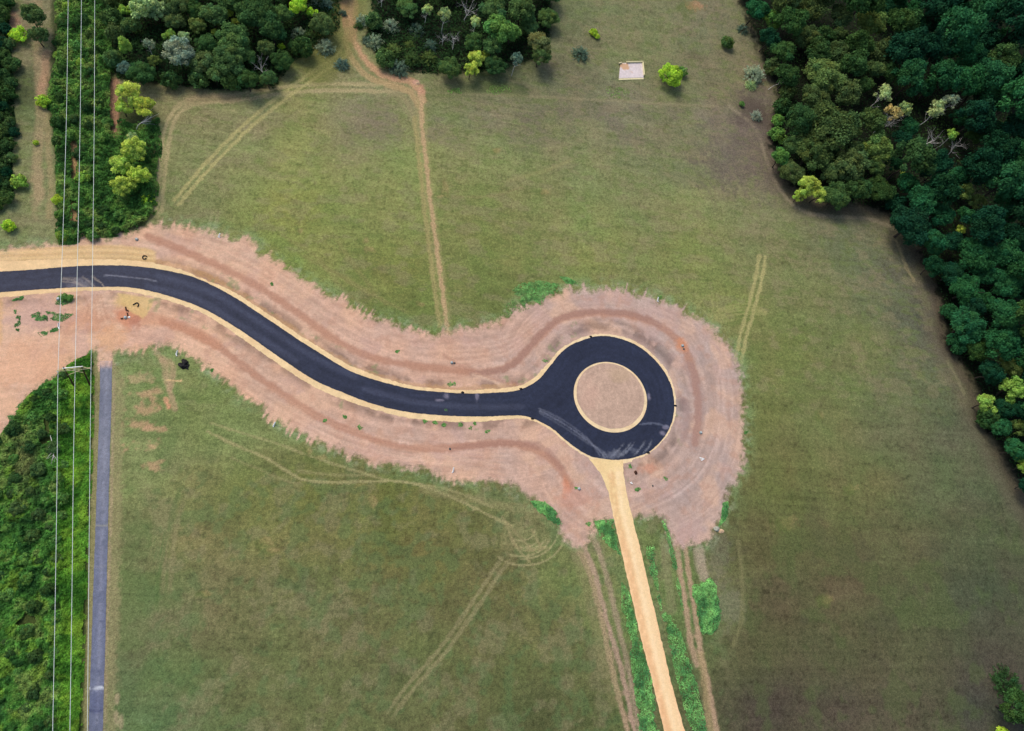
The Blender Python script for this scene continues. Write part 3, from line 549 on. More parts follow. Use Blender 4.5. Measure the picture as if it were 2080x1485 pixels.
sheet('road_shoulder', _jit(_jit(dens(SHOULDER, 2), 1.2, 0.3), 1.0, 0.9), [], 0.03, 0.9, sand_color, M_SAND)
sheet('sand_track', _jit(dens(TRACK), 1.0, 0.5), [], 0.045, 0.8, track_color, M_SAND)
sheet('road', _jit(_jit(dens(ROAD, 2), 0.45, 0.3), 0.5, 0.9), [ISLAND], 0.07, 0.42, road_color, M_ROAD)
sheet('island_rim', ISLAND, [], 0.05, 0.8, sand_color, M_SAND)
sheet('roundabout_island', _jit(ISL_IN, 0.8, 0.5), [], 0.085, 0.42, island_color, M_EARTH)
sheet('old_path', _jit(dens(PATH), 0.6, 0.3), [], 0.035, 0.4, path_color, M_ROAD)

# ------------------------------------------------------------------ vegetation prototypes (unit crown radius, z up from the tree's base)
def _leaves(rng, ctr, nrm, size, aspect=1.5, up=0.35, jit=0.7):
    """leaf quads at ctr facing roughly nrm"""
    n = len(ctr); N = nrm + rng.normal(0, jit, (n, 3)); N[:, 2] += up; N /= np.linalg.norm(N, axis=1)[:, None] + 1e-9
    r = rng.normal(0, 1, (n, 3)); T = np.cross(N, r); T /= np.linalg.norm(T, axis=1)[:, None] + 1e-9; B = np.cross(N, T)
    s = size * rng.uniform(0.6, 1.35, n)[:, None]; a = aspect ** 0.5
    q = np.stack([ctr - T * s * a, ctr - B * s / a, ctr + T * s * a, ctr + B * s / a], 1).reshape(-1, 3)
    return q, np.arange(4 * n).reshape(-1, 4)
def crown_mesh(name, seed, nl=26, leaves=4200, size=0.062, sx=1.0, sz=0.8, zc=1.5, lobe=(0.2, 0.4), gap=0.0, aspect=1.5, hue=0.10, drop=0.25, inner=0.12):
    """a crown of lobes on an uneven ellipsoid, every lobe a shell of leaf quads"""
    rng = np.random.RandomState(seed); Q = []; T = []
    k = np.arange(nl) + 0.5; ph = np.arccos(1 - (1 + drop) * k / nl); th = math.pi * (1 + 5 ** 0.5) * k + rng.uniform(0, 6)
    sq = rng.uniform(0.82, 1.12, 8)
    wts = []
    L = []
    for i in range(nl):
        d = np.array([math.sin(ph[i]) * math.cos(th[i]), math.sin(ph[i]) * math.sin(th[i]), math.cos(ph[i])]) + rng.normal(0, 0.12, 3)
        rr = 0.70 * sq[int((th[i] % 6.283) / 6.284 * 8)] * rng.uniform(0.72, 1.05); lr = rng.uniform(*lobe)
        if rng.rand() < gap: continue
        L.append((d * rr * np.array([sx, 1, sz]), lr)); wts.append(lr ** 2)
    L.append((np.array([0, 0, 0.15 * sz]), 0.45)); wts.append(0.10)
    wts = np.array(wts) / sum(wts)
    for (c, lr), wt in zip(L, wts):
        n = max(12, int(leaves * wt)); d = rng.normal(0, 1, (n, 3)); d += c / (np.linalg.norm(c) + 1e-6) * 0.75; d[:, 2] += 0.35
        d /= np.linalg.norm(d, axis=1)[:, None]
        r = lr * (1 - inner * 3 * rng.rand(n) ** 2.5) * rng.uniform(0.82, 1.14, n) * np.where(rng.rand(n) < 0.14, rng.uniform(1.1, 1.4, n), 1)
        q, _ = _leaves(rng, c + d * r[:, None] * np.array([1, 1, 0.85]), d, size, aspect)
        t = rng.uniform(0.82, 1.2) * rng.uniform(0.7, 1.35, n)[:, None] * np.array([1, 1, 1]) + rng.normal(0, hue, (n, 1)) * np.array([0.6, 0.15, -0.3])
        t *= 1 + rng.normal(0, hue) * np.array([0.9, 0.1, -0.4])
        Q.append(q); T.append(np.repeat(np.clip(t, 0.2, 2.2), 4, 0))
    V = np.vstack(Q); V[:, 2] += zc; T = np.vstack(T)
    return mesh_np(name, V, np.arange(len(V)).reshape(-1, 4), M_LEAF, T, 'tint')
def spray_mesh(name, seed, stems=70, per=40, size=0.035, sz=0.9, spread=1.0, aspect=5.0, z0=0.05):
    """a bush of arching sprays with narrow leaves, open towards its rim"""
    rng = np.random.RandomState(seed); Q = []; T = []
    for i in range(stems):
        th = rng.uniform(0, 6.283); el = math.acos(1 - rng.uniform(0, 1.0)); L = rng.uniform(0.65, 1.08)
        d = np.array([math.sin(el) * math.cos(th), math.sin(el) * math.sin(th), math.cos(el) * sz])
        t = rng.uniform(0.35, 1, per) ** 0.7; p = d[None] * (t * L)[:, None] * np.array([spread, spread, 1]); p[:, 2] += z0 - 0.12 * t ** 2 * math.sin(el)
        p += rng.normal(0, 0.045, p.shape); p[:, 2] = np.abs(p[:, 2])
        q, _ = _leaves(rng, p, np.repeat(d[None], per, 0) * 0.5, size, aspect, 0.5, 0.8)
        c = rng.uniform(0.75, 1.25) * rng.uniform(0.7, 1.35, per)[:, None] * np.array([1, 1, 1]) * (1 + rng.normal(0, 0.08) * np.array([1, 0, -.6]))
        Q.append(q); T.append(np.repeat(np.clip(c, 0.2, 2.2), 4, 0))
    V = np.vstack(Q); return mesh_np(name, V, np.arange(len(V)).reshape(-1, 4), M_LEAF, np.vstack(T), 'tint')
def tubes_mesh(name, segs, mat, sides=6):
    """tapered tubes: segs of (p0, r0, p1, r1)"""
    V = []; Fs = []
    for p0, r0, p1, r1 in segs:
        p0 = np.array(p0, float); p1 = np.array(p1, float); d = p1 - p0; d /= np.linalg.norm(d) + 1e-9
        a = np.cross(d, [0.3, 0.9, 0.1]); a /= np.linalg.norm(a); b = np.cross(d, a); n0 = len(V)
        for p, r in ((p0, r0), (p1, r1)):
            for k in range(sides):
                t = 2 * math.pi * k / sides; V.append(p + (a * math.cos(t) + b * math.sin(t)) * r)
        for k in range(sides):
            j = (k + 1) % sides; Fs.append((n0 + k, n0 + j, n0 + sides + j, n0 + sides + k))
    return mesh_np(name, np.array(V), np.array(Fs), mat, None, smooth_=True)
def limbs(seed, h=1.5, r=0.07, n=6, reach=0.6, forks=2, lean=0.06):
    rng = np.random.RandomState(seed); S = []; p = np.zeros(3); pts = [p]
    for k in range(4):
        p = p + np.array([rng.normal(0, lean), rng.normal(0, lean), h / 4]); pts.append(p)
    rad = [r, r * 0.85, r * 0.7, r * 0.5, r * 0.22]
    for k in range(4): S.append((pts[k], rad[k], pts[k + 1], rad[k + 1]))
    def grow(p, d, L, r0, lv):
        q = p + d * L * 0.5 + rng.normal(0, 0.04, 3) * L; e = q + (d + np.array([0, 0, 0.25])) * L * 0.5
        S.append((p, r0, q, r0 * 0.7)); S.append((q, r0 * 0.7, e, r0 * 0.25))
        if lv > 0:
            for _ in range(3):
                dd = d + rng.normal(0, 0.55, 3); dd[2] += 0.2; dd /= np.linalg.norm(dd); grow(q if rng.rand() < 0.5 else e, dd, L * 0.55, r0 * 0.45, lv - 1)
    for i in range(n):
        th = 6.283 * i / n + rng.uniform(-.4, .4); b = pts[2] + (pts[4] - pts[2]) * rng.uniform(-0.1, 0.9)
        d = np.array([math.cos(th), math.sin(th), rng.uniform(0.35, 0.9)]); d /= np.linalg.norm(d); grow(b, d, reach * rng.uniform(0.7, 1.1), r * 0.4, forks)
    return S
PROTO = {}
def proto(kind, crowns, trunks): PROTO[kind] = (crowns, trunks)
_trk = [tubes_mesh('trunk', limbs(s, 1.55, 0.06, 5, 0.5, 0), M_BARK) for s in (1, 2, 3)]
_stem = [tubes_mesh('stem', [((0, 0, 0), 0.05, (0.02, 0.01, 0.3), 0.04)] + [((0.02, 0.01, 0.25), 0.03, (0.4 * math.cos(t), 0.4 * math.sin(t), 0.55), 0.012) for t in (0.3, 1.6, 2.9, 4.1, 5.3)], M_BARK)]
_pale = [tubes_mesh('trunk', limbs(s, 2.4, 0.04, 6, 0.7, 1, 0.08), M_PALE, 5) for s in (5, 6, 7)]
proto('oak', [crown_mesh('crown', 100 + s, 64, 11000, 0.034, 1 + 0.1 * (s % 2), 0.75, 1.05, (0.12, 0.28), 0.05) for s in range(4)], _trk)
proto('broad', [crown_mesh('crown', 200 + s, 26 + 4 * s, 5600, 0.046, 0.8 + 0.09 * (s % 5), 0.9, 1.45, (0.12, 0.36), 0.10) for s in range(6)], _trk)
proto('forest', [crown_mesh('crown', 300 + s, 26 + 5 * (s % 4), 5600, 0.045, 0.74 + 0.15 * (s % 4), 1.0, 1.7, (0.12, 0.36), 0.10, hue=0.10) for s in range(7)], _trk)
proto('airy', [crown_mesh('crown', 400 + s, 30, 4200, 0.046, 0.9, 0.95, 1.25, (0.10, 0.28), 0.22, hue=0.07) for s in range(4)], _trk)
proto('tall', [crown_mesh('crown', 500 + s, 30, 4200, 0.055, 0.8, 2.0, 2.3, (0.2, 0.38), 0.05) for s in range(3)], _trk)
proto('bush', [crown_mesh('foliage', 600 + s, 20, 1700, 0.075, 1, 0.75, 0.55, (0.22, 0.42), 0.05) for s in range(5)], _stem)
proto('lime', [crown_mesh('foliage', 650 + s, 44, 3600, 0.05, 1, 0.6, 0.5, (0.12, 0.22), 0.12, hue=0.06) for s in range(3)], _stem)
proto('spray', [spray_mesh('foliage', 700 + s, 90, 34, 0.034) for s in range(4)], _stem)
proto('birch', [crown_mesh('crown', 800 + s, 15, 800, 0.06, 0.85, 0.7, 2.3, (0.16, 0.30), 0.25, aspect=2.2, hue=0.14) for s in range(3)], _pale)
proto('dead', [None], [tubes_mesh('trunk', limbs(s, 1.9, 0.045, 9, 0.9, 2, 0.12), M_PALE, 5) for s in (15, 16, 17)])

COL = dict(DK=(66, 98, 54), DG=(84, 114, 64), TE=(50, 102, 62), TD=(34, 74, 50), OL=(116, 138, 74), OD=(86, 108, 62), YL=(182, 202, 90), LM=(174, 208, 70), LG=(142, 178, 80), PA=(168, 192, 128), SV=(158, 176, 148), SB=(104, 130, 110), MG=(104, 148, 74), BR=(118, 124, 78), OR=(188, 172, 108))  # teal tones have lens vignetting and colour grading painted in
WORD = dict(DK='dark green', DG='deep green', TE='teal green', TD='dark teal', OL='olive green', OD='dull olive', YL='yellow', LM='bright lime', LG='light green', PA='pale green', SV='silvery grey green', SB='blue grey green', MG='mid green', BR='brownish olive', OR='orange tinged')
CRW = {'oak': 1.05, 'broad': 1.45, 'forest': 1.7, 'airy': 1.25, 'tall': 2.3, 'bush': 0.5, 'lime': 0.5, 'spray': 0.35, 'birch': 2.2, 'dead': 1.6}
TREES = []
_rng = random.Random(5)
def tree(u, v, rp, kind, colk, label=None, group=None, hs=1.0, cat=None, part='crown'):
    """a tree or bush whose crown centre is seen at (u, v) with a radius of rp survey pixels"""
    if colk == 'YL' and group == G1 and rp > 15: rp *= 1.22
    R = rp / px_per_m(u, v, 6.0); zc = CRW[kind] * R * hs
    p = P(u, v, zc)
    crowns, trunks = PROTO[kind]; bushy = kind in ('bush', 'lime', 'spray')
    nm = 'bush' if bushy else ('bare_tree' if kind == 'dead' else ('birch_tree' if kind == 'birch' else 'tree'))
    o = bpy.data.objects.new(nm, None); C.objects.link(o); o.empty_display_size = 0.5
    o.location = (p[0], p[1], 0); o.scale = (R, R, R * hs); o.rotation_euler = (0, 0, _rng.uniform(0, 6.283))
    c = lin(COL[colk]) * (1.28 if group in (G1, G2) and colk in ('DK', 'DG', 'OD', 'MG', 'SB', 'BR') else 1.1) * (_rng.uniform(0.88, 1.12)); c = c * np.array([_rng.uniform(0.93, 1.07), 1, _rng.uniform(0.9, 1.1)])
    k = _rng.randrange(12)
    if crowns[0]:
        me = crowns[k % len(crowns)]; ch = bpy.data.objects.new('foliage' if bushy else 'crown', me); C.objects.link(ch); ch.parent = o; ch.color = (*c, 1)
    ch = bpy.data.objects.new('stem' if bushy else 'trunk', trunks[k % len(trunks)]); C.objects.link(ch); ch.parent = o
    o['category'] = cat or ('bush' if bushy else 'tree')
    TREES.append(dict(o=o, u=u, v=v, r=rp, kind=kind, col=colk, label=label, group=group))
    return o
def fill(poly, sp, kinds, cols, rr, group, seed, hs=(0.9, 1.15), cond=None):
    """further trees in a wood, kept clear of those already standing"""
    rng = random.Random(seed); lo, hi = poly.min(0), poly.max(0)
    for _ in range(9000):
        u, v = rng.uniform(lo[0], hi[0]), rng.uniform(lo[1], hi[1]); r = rng.uniform(*rr)
        if not inside(np.array([u]), np.array([v]), poly)[0]: continue
        if u > 2105 or v < -32: continue
        if any((t['u'] - u) ** 2 + (t['v'] - v) ** 2 < (sp * (t['r'] + r) + (12 if t['kind'] in ('birch', 'dead') else 0)) ** 2 for t in TREES): continue
        ck = cols(u, v, rng) if callable(cols) else rng.choice(cols)
        kd = rng.choice(kinds); h = rng.uniform(*hs)
        if kd in ('forest', 'broad'):
            e = float(signed(np.array([u]), np.array([v]), poly)[0][0])
            if e < 34: kd, h = ('oak', rng.uniform(0.8, 0.95)) if r > 24 else ('bush', 1.3)
        tree(u, v, r, kd, ck, None, group, hs=h)
G1, G2, G3, G4, G5 = 'trees of the upper left wood', 'trees of the upper middle wood', 'trees of the right-hand forest', 'bushes of the overgrown strips', 'lone bushes on the turf'
# --- left strip and hedge row
for a in [
 (67, 30, 26, 'broad', 'DG', 'tall deep green tree beside the rutted track, top left corner', None), (78, 72, 20, 'broad', 'DG', 'smaller deep green tree just below the tall one at top left', None),
 (37, 72, 17, 'bush', 'LM', 'round yellow-green bush on the left edge of the rutted track near the top', None), (88, 207, 15, 'bush', 'LM', 'lime bush on the right edge of the rutted track', None),
 (38, 370, 17, 'bush', 'LG', 'round bright green bush left of the bare rutted track', None), (20, 460, 15, 'bush', 'LM', 'lime bush in the rough grass left of the straw-covered verge', None),
 (73, 290, 7, 'lime', 'LM', 'tiny bright bush standing in the rutted track', None), (118, 408, 12, 'bush', 'LM', 'lime bush under the leftmost wire, right of the rutted track', None),
 (262, 192, 25, 'airy', 'YL', 'yellow tree left half of the pair below the upper left wood', G1), (293, 214, 22, 'airy', 'YL', 'yellow tree right half of the pair below the upper left wood', G1), (250, 218, 18, 'airy', 'YL', 'small yellow tree below the left half of the yellow pair', G1),
 (272, 306, 26, 'airy', 'YL', 'yellow tree with a grey top beside the field corner', G1), (245, 335, 22, 'airy', 'YL', 'yellow tree on the left of the yellow clump by the field', G1), (250, 378, 22, 'airy', 'YL', 'brightest yellow tree at the lower end of the yellow clump', G1), (283, 358, 22, 'airy', 'YL', 'yellow tree on the lower right of the yellow clump', G1),
 (299, 405, 18, 'spray', 'LM', 'feathery lime bush beside the start of the diagonal field track', None), (268, 280, 14, 'birch', 'PA', 'thin pale-topped tree at the upper end of the yellow clump', G1),
 (290, 12, 36, 'airy', 'PA', 'large feathery pale green tree at the top of the upper left wood', G1), (318, 22, 26, 'airy', 'PA', 'feathery pale green tree right of the largest pale one, top of the upper left wood', G1), (252, 22, 16, 'airy', 'LG', 'light green tree left of the largest pale tree at the top edge', G1),
 (254, 96, 15, 'tall', 'LG', 'narrow light green tree on the left edge of the upper left wood', G1), (254, 140, 15, 'broad', 'SB', 'grey-green tree just above the yellow pair', G1),
 (365, 112, 30, 'broad', 'SV', 'silvery grey tree in the middle of the upper left wood', G1), (374, 76, 16, 'airy', 'PA', 'pale green tree top just above the silvery grey tree', G1), (346, 72, 16, 'airy', 'LG', 'lime-leaved tree upper left of the silvery grey tree', G1),
 (314, 124, 15, 'airy', 'OL', 'thin yellowish tree left of the silvery grey tree', G1), (303, 92, 15, 'birch', 'SV', 'small grey leafless-looking tree left of the silvery grey tree', G1),
 (478, 82, 36, 'oak', 'DG', 'dark round tree above the biggest round crown of the upper left wood', G1), (462, 124, 38, 'oak', 'DG', 'biggest round dark green crown in the upper left wood', G1), (437, 150, 22, 'broad', 'DG', 'dark green tree at the left foot of the biggest round crown', G1),
 (463, 30, 13, 'airy', 'YL', 'small yellow tree top in the upper left wood, upper of two', G1), (477, 46, 11, 'airy', 'YL', 'small yellow tree top in the upper left wood, lower of two', G1), (435, 66, 9, 'airy', 'YL', 'tiny yellow tree top left of the dark round trees', G1),
 (520, 30, 42, 'oak', 'DK', 'very large dark tree at the top edge of the upper left wood', G1), (556, 62, 28, 'broad', 'DK', 'dark tree below right of the very large dark tree', G1), (400, 52, 18, 'broad', 'OL', 'olive tree near the top of the upper left wood', G1),
 (540, 98, 20, 'broad', 'OD', 'dull olive tree on the right side of the upper left wood', G1), (572, 96, 10, 'lime', 'LM', 'little lime bush at the right edge of the upper left wood', None), (534, 140, 16, 'dead', 'SV', 'bare grey tree at the right edge of the upper left wood', G1), (505, 160, 24, 'broad', 'DK', 'dark tree at the bottom right corner of the upper left wood', G1), (545, 160, 18, 'broad', 'DG', 'deep green low tree at the lower right corner of the upper left wood', G1),
 (606, 14, 24, 'airy', 'LM', 'bright lime tree at the top edge left of the red track', G1), (632, 26, 14, 'airy', 'LM', 'small bright lime tree right of the bright lime tree at the top edge', G1), (640, 8, 15, 'spray', 'SV', 'silvery bush next to the bright lime tree at the top edge', None), (664, 8, 20, 'spray', 'SB', 'dark bush at the top edge left of the red track', None),
 (608, 68, 18, 'spray', 'SV', 'blue-silver bush left of the red track, leftmost of three', None), (632, 76, 18, 'spray', 'OD', 'dull bush just right of the blue-silver bush', None), (660, 94, 23, 'spray', 'SV', 'round silvery bush at the crossing of the field tracks', None), (695, 129, 19, 'spray', 'SB', 'dark silvery bush inside the bend of the red track', None), (696, 26, 11, 'spray', 'SB', 'small grey bush touching the left edge of the red track', None),
 # --- middle wood
 (735, 40, 17, 'spray', 'SV', 'silvery bush on the right edge of the red track, uppermost', None), (728, 52, 12, 'spray', 'DG', 'green low bush under the uppermost silvery bush by the red track', None), (763, 84, 22, 'spray', 'SV', 'wide silvery bush right of the red track, middle of the row', None), (746, 82, 14, 'spray', 'SB', 'grey bush at the left side of the wide silvery bush', None), (795, 52, 20, 'spray', 'SV', 'silvery bush between the dark trees and the red track', None), (812, 138, 24, 'spray', 'SB', 'blue-grey bush above the bend of the red track', None), (840, 118, 22, 'spray', 'DG', 'dark green bush right of the blue-grey bush at the bend', None), (800, 100, 18, 'spray', 'OL', 'olive bush above the blue-grey bush at the bend', None), (832, 92, 14, 'spray', 'OL', 'yellowish-tipped bush in the row beside the red track', None), (870, 116, 20, 'spray', 'OL', 'olive bush between the red track bend and the yellow tree', None), (845, 60, 20, 'spray', 'SB', 'blue-grey bush under the dark trees of the upper middle wood', None), (875, 90, 17, 'spray', 'SB', 'dark grey bush left of the white leafless trees', None),
 (965, 120, 22, 'airy', 'YL', 'yellow tree at the front of the upper middle wood, upper crown', G2), (956, 144, 19, 'airy', 'YL', 'yellow tree at the front of the upper middle wood, lower crown', G2), (985, 112, 14, 'airy', 'YL', 'small yellow tree at the right side of the yellow pair, upper middle wood', G2),
 (1014, 60, 36, 'broad', 'MG', 'large leafy green tree in the upper middle wood', G2), (1000, 92, 24, 'broad', 'DG', 'deep green tree below the large leafy tree of the upper middle wood', G2), (1040, 66, 22, 'broad', 'MG', 'green tree on the right shoulder of the large leafy tree', G2), (1000, 20, 30, 'broad', 'DG', 'deep green tree above the large leafy tree of the upper middle wood', G2), (1060, 20, 32, 'broad', 'DG', 'deep green tree at the top right of the upper middle wood', G2), (1092, 88, 26, 'broad', 'BR', 'brownish tree at the right end of the upper middle wood', G2), (1098, 112, 22, 'broad', 'OD', 'dull olive low tree at the right foot of the upper middle wood', G2), (1048, 122, 17, 'birch', 'SB', 'thin tree with a white trunk leaning right, upper middle wood', G2),
 (866, 22, 15, 'birch', 'PA', 'pale thin-crowned birch, leftmost in the upper middle wood', G2), (902, 32, 18, 'birch', 'PA', 'pale birch with a round thin crown, second from left', G2), (950, 18, 20, 'dead', 'SV', 'bare white tree with forked branches at the top of the middle wood', G2), (964, 48, 16, 'birch', 'PA', 'pale birch just below the bare white forked tree', G2), (922, 82, 16, 'dead', 'SV', 'bare white tree above the yellow tree, upper middle wood', G2), (900, 78, 13, 'dead', 'SV', 'small bare white tree left of the other one above the yellow tree', G2), (775, -4, 15, 'dead', 'SV', 'white bare trunk at the top edge right of the red track', G2),
 # --- lone bushes
 (1180, 108, 22, 'spray', 'SB', 'lone blue-grey bush right of the upper middle wood', G5), (1206, 66, 11, 'lime', 'LM', 'small bright green bush above the lone blue-grey bush', G5), (1212, 74, 8, 'lime', 'LM', 'smallest bright green bush at the foot of the bright pair', G5), (1362, 154, 34, 'lime', 'LM', 'large vivid lime bush right of the pale concrete pad', G5), (1384, 146, 13, 'bush', 'MG', 'mid green bush on the right side of the vivid lime bush', G5),
 (1478, 88, 16, 'bush', 'DG', 'dark round bush on the turf left of the right-hand forest', G5), (1534, 150, 26, 'spray', 'SV', 'pale silver willow bush beside the right-hand forest', G5), (1526, 172, 15, 'spray', 'PA', 'pale lower spray of bush below the silver willow', G5), (1538, 234, 15, 'spray', 'SV', 'small silvery bush at the field corner by the forest', G5), (1506, 212, 7, 'bush', 'MG', 'tiny green bush left of the small silvery bush at the field corner', G5), (1510, 58, 15, 'spray', 'SB', 'dark silvery bush under the top left corner of the right-hand forest', G5),
 (130, 604, 9, 'bush', 'MG', 'green bush on the earth below the road, right of the grey block', None), (141, 606, 8, 'bush', 'MG', 'green bush on the earth, next to the path of the middle wire', None),
 (2048, 1388, 36, 'spray', 'DK', 'dark green bush at the lower right edge of the field', None), (2064, 1436, 34, 'broad', 'DK', 'dark tree at the lower right corner of the photo', None), (2036, 1490, 17, 'bush', 'LM', 'lime bush at the very bottom right corner', None), (2090, 1470, 22, 'broad', 'DK', 'dark tree right of the lime bush at the bottom right corner', None),
 # --- right forest, the ones that stand out
 (1535, 20, 27, 'broad', 'TE', 'teal tree at the top left corner of the right-hand forest', G3), (1568, 40, 22, 'broad', 'MG', 'brighter green tree next to the teal tree at the forest corner', G3), (1560, 78, 24, 'broad', 'TD', 'dark teal tree at the forest edge below the corner', G3), (1644, 14, 38, 'oak', 'OD', 'broad olive tree at the top edge of the right-hand forest', G3), (1708, 36, 28, 'broad', 'OD', 'dull olive tree right of the broad olive tree at the top edge', G3), (1768, 50, 30, 'broad', 'OL', 'yellow-olive tree near the top of the right-hand forest', G3), (1640, 76, 30, 'oak', 'OD', 'olive tree under the broad olive tree at the top edge', G3), (1588, 106, 28, 'broad', 'DK', 'dark tree at the forest edge right of the silver willow', G3), (1660, 105, 30, 'broad', 'DK', 'dark olive tree above the twin round oaks', G3), (1600, 155, 26, 'broad', 'DK', 'dark tree left of the twin round oaks', G3), (1700, 110, 28, 'broad', 'OD', 'dull olive tree between the yellow-olive tree and the twin round oaks', G3), (1790, 105, 30, 'broad', 'OD', 'dull olive tree below the yellow-olive tree', G3),
 (1672, 158, 44, 'oak', 'OL', 'big round oak, upper of the twin round oaks', G3), (1655, 200, 34, 'oak', 'OD', 'round oak between the two largest at the forest edge', G3), (1682, 262, 58, 'oak', 'OD', 'biggest round oak, lower of the twin round oaks', G3), (1715, 248, 24, 'oak', 'OL', 'bright-topped oak on the right shoulder of the biggest round oak', G3), (1650, 310, 42, 'oak', 'OD', 'oak below left of the biggest round oak', G3), (1580, 275, 20, 'bush', 'MG', 'bright green bush at the forest edge left of the biggest round oak', G3), (1586, 320, 22, 'broad', 'MG', 'green edge tree lower left of the biggest round oak', G3), (1578, 245, 16, 'bush', 'MG', 'green bush at the forest edge by the field corner', G3),
 (1638, 378, 26, 'airy', 'YL', 'yellow-lime tree at the inner corner of the field', G3), (1660, 396, 22, 'airy', 'YL', 'yellow-lime tree lower right of the one at the inner corner', G3), (1622, 398, 16, 'airy', 'YL', 'small yellow-lime tree at the left of the inner corner pair', G3), (1722, 340, 34, 'broad', 'OD', 'dull olive tree below the biggest round oak', G3), (1782, 305, 32, 'broad', 'OL', 'olive tree with a light top right of the biggest round oak', G3), (1690, 350, 30, 'oak', 'OD', 'olive tree above the yellow-lime pair at the inner corner', G3), (1740, 385, 28, 'broad', 'DK', 'dark tree right of the yellow-lime pair', G3),
 (1794, 194, 24, 'birch', 'PA', 'pale green birch left of the orange-tinged birches', G3), (1812, 232, 22, 'birch', 'OR', 'orange-tinged birch with bare white twigs', G3), (1836, 224, 18, 'birch', 'PA', 'pale birch just right of the orange-tinged one', G3), (1808, 248, 16, 'dead', 'SV', 'bare white tree under the orange-tinged birch', G3), (1898, 224, 24, 'birch', 'PA', 'pale grey-green birch with a long white trunk', G3), (1928, 206, 20, 'birch', 'SV', 'grey birch above right of the long-trunked birch', G3), (1892, 282, 20, 'dead', 'SV', 'bare white tree lying over the dark gap, right of the olive tree', G3), (1930, 276, 16, 'birch', 'LG', 'light green birch right of the bare white tree', G3), (1942, 300, 18, 'dead', 'SV', 'bare forked tree with a dull top, rightmost of the bare ones', G3), (1832, 350, 9, 'airy', 'YL', 'tiny yellow tree deep below the light-topped olive tree', G3),
 (1842, 372, 28, 'broad', 'TE', 'teal tree with a lighter green top above the forest edge', G3), (1868, 408, 34, 'broad', 'TE', 'big teal tree at the lower forest edge', G3), (1946, 360, 26, 'broad', 'TE', 'teal tree above the yellow-olive pair of the lower forest', G3), (1956, 388, 24, 'airy', 'OL', 'yellow-olive tree in the lower forest, left of two', G3), (1982, 410, 20, 'airy', 'OL', 'yellow-olive tree in the lower forest, right of two', G3), (1950, 466, 13, 'airy', 'YL', 'small yellow tree below the yellow-olive pair', G3), (1912, 440, 28, 'broad', 'TE', 'teal tree left of the small yellow tree', G3), (1892, 490, 28, 'broad', 'TE', 'teal tree at the forest edge by the field', G3), (1980, 520, 44, 'oak', 'TE', 'very large teal tree with a bright centre in the lower forest', G3), (1895, 540, 24, 'broad', 'TD', 'dark teal tree left of the very large teal tree', G3), (1960, 590, 36, 'oak', 'TE', 'large teal tree below the very large one', G3), (2040, 575, 36, 'oak', 'TE', 'large teal tree at the right edge, beside the lower forest', G3), (1962, 664, 40, 'oak', 'TE', 'round teal tree jutting into the field', G3), (2040, 640, 38, 'oak', 'TE', 'large teal tree right of the round one jutting into the field', G3), (2010, 755, 26, 'broad', 'TD', 'dark teal tree left of the yellow-green tree, right edge', G3), (2052, 745, 30, 'airy', 'OL', 'yellow-green tree at the right edge, topmost crown', G3), (2055, 790, 32, 'airy', 'LG', 'yellow-green tree at the right edge, lower crown', G3), (2000, 818, 26, 'airy', 'LG', 'yellow-green branchy tree reaching out into the field', G3), (2035, 870, 22, 'broad', 'TE', 'small teal tree below the branchy yellow-green tree', G3), (2068, 868, 22, 'airy', 'OL', 'golden olive tree at the right edge', G3), (2060, 912, 24, 'broad', 'TE', 'teal tree below the golden olive tree', G3), (2078, 948, 22, 'airy', 'LG', 'yellow-green tree lowest on the right edge', G3), (2070, 690, 30, 'broad', 'TD', 'dark teal tree above the yellow-green trees on the right edge', G3), (2088, 985, 22, 'broad', 'TD', 'dark teal tree at the lowest tip of the right-hand forest', G3),
]:
    tree(*a, hs={'birch': 1.15, 'dead': 1.1}.get(a[3], 1.0) if not (a[3] == 'spray' and a[4] == 'SV') else 1.15)
def forest_cols(u, v, rng):
    t = (u - 1560) * 0.6 + v * 0.35
    if u < 1780 and v < 400: return rng.choice(['OD', 'DK', 'DK', 'OD', 'DG'])
    return rng.choice(['TE', 'TE', 'TD', 'TD', 'TD', 'DK'] if t > 140 else ['DK', 'TD', 'OD', 'DG'])
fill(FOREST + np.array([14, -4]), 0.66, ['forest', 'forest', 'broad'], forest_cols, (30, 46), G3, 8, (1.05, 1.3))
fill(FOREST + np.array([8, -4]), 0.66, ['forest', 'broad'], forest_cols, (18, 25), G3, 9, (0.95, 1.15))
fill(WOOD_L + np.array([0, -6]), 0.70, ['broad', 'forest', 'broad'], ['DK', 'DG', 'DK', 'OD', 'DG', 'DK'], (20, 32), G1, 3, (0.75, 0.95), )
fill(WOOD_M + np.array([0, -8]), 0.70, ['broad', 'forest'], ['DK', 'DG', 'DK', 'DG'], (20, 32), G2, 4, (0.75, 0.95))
# --- bushes in the overgrown strips
STRIP_T = np.array([(110, -60), (112, 100), (104, 190), (116, 300), (118, 420), (128, 480), (200, 480), (296, 455), (310, 410), (235, 400), (225, 200), (230, -60)], float)
STRIP_B = np.array([(-40, 900), (30, 870), (70, 810), (130, 760), (128, 1100), (112, 1250), (105, 1520), (-40, 1520)], float)
EDGE_L = np.array([(-40, -40), (12, -40), (26, 140), (30, 250), (24, 330), (30, 400), (-40, 440)], float)
fill(EDGE_L, 0.75, ['bush'], ['DK', 'TD', 'DG', 'DG'], (12, 20), 'dark bushes along the left edge', 21)
fill(STRIP_T, 1.25, ['bush'], ['MG', 'DG', 'DK', 'MG', 'DK', 'LG'], (9, 16), G4, 22)
fill(STRIP_B, 1.3, ['bush'], ['MG', 'DG', 'DK', 'MG', 'DK', 'DG'], (9, 17), G4, 23)
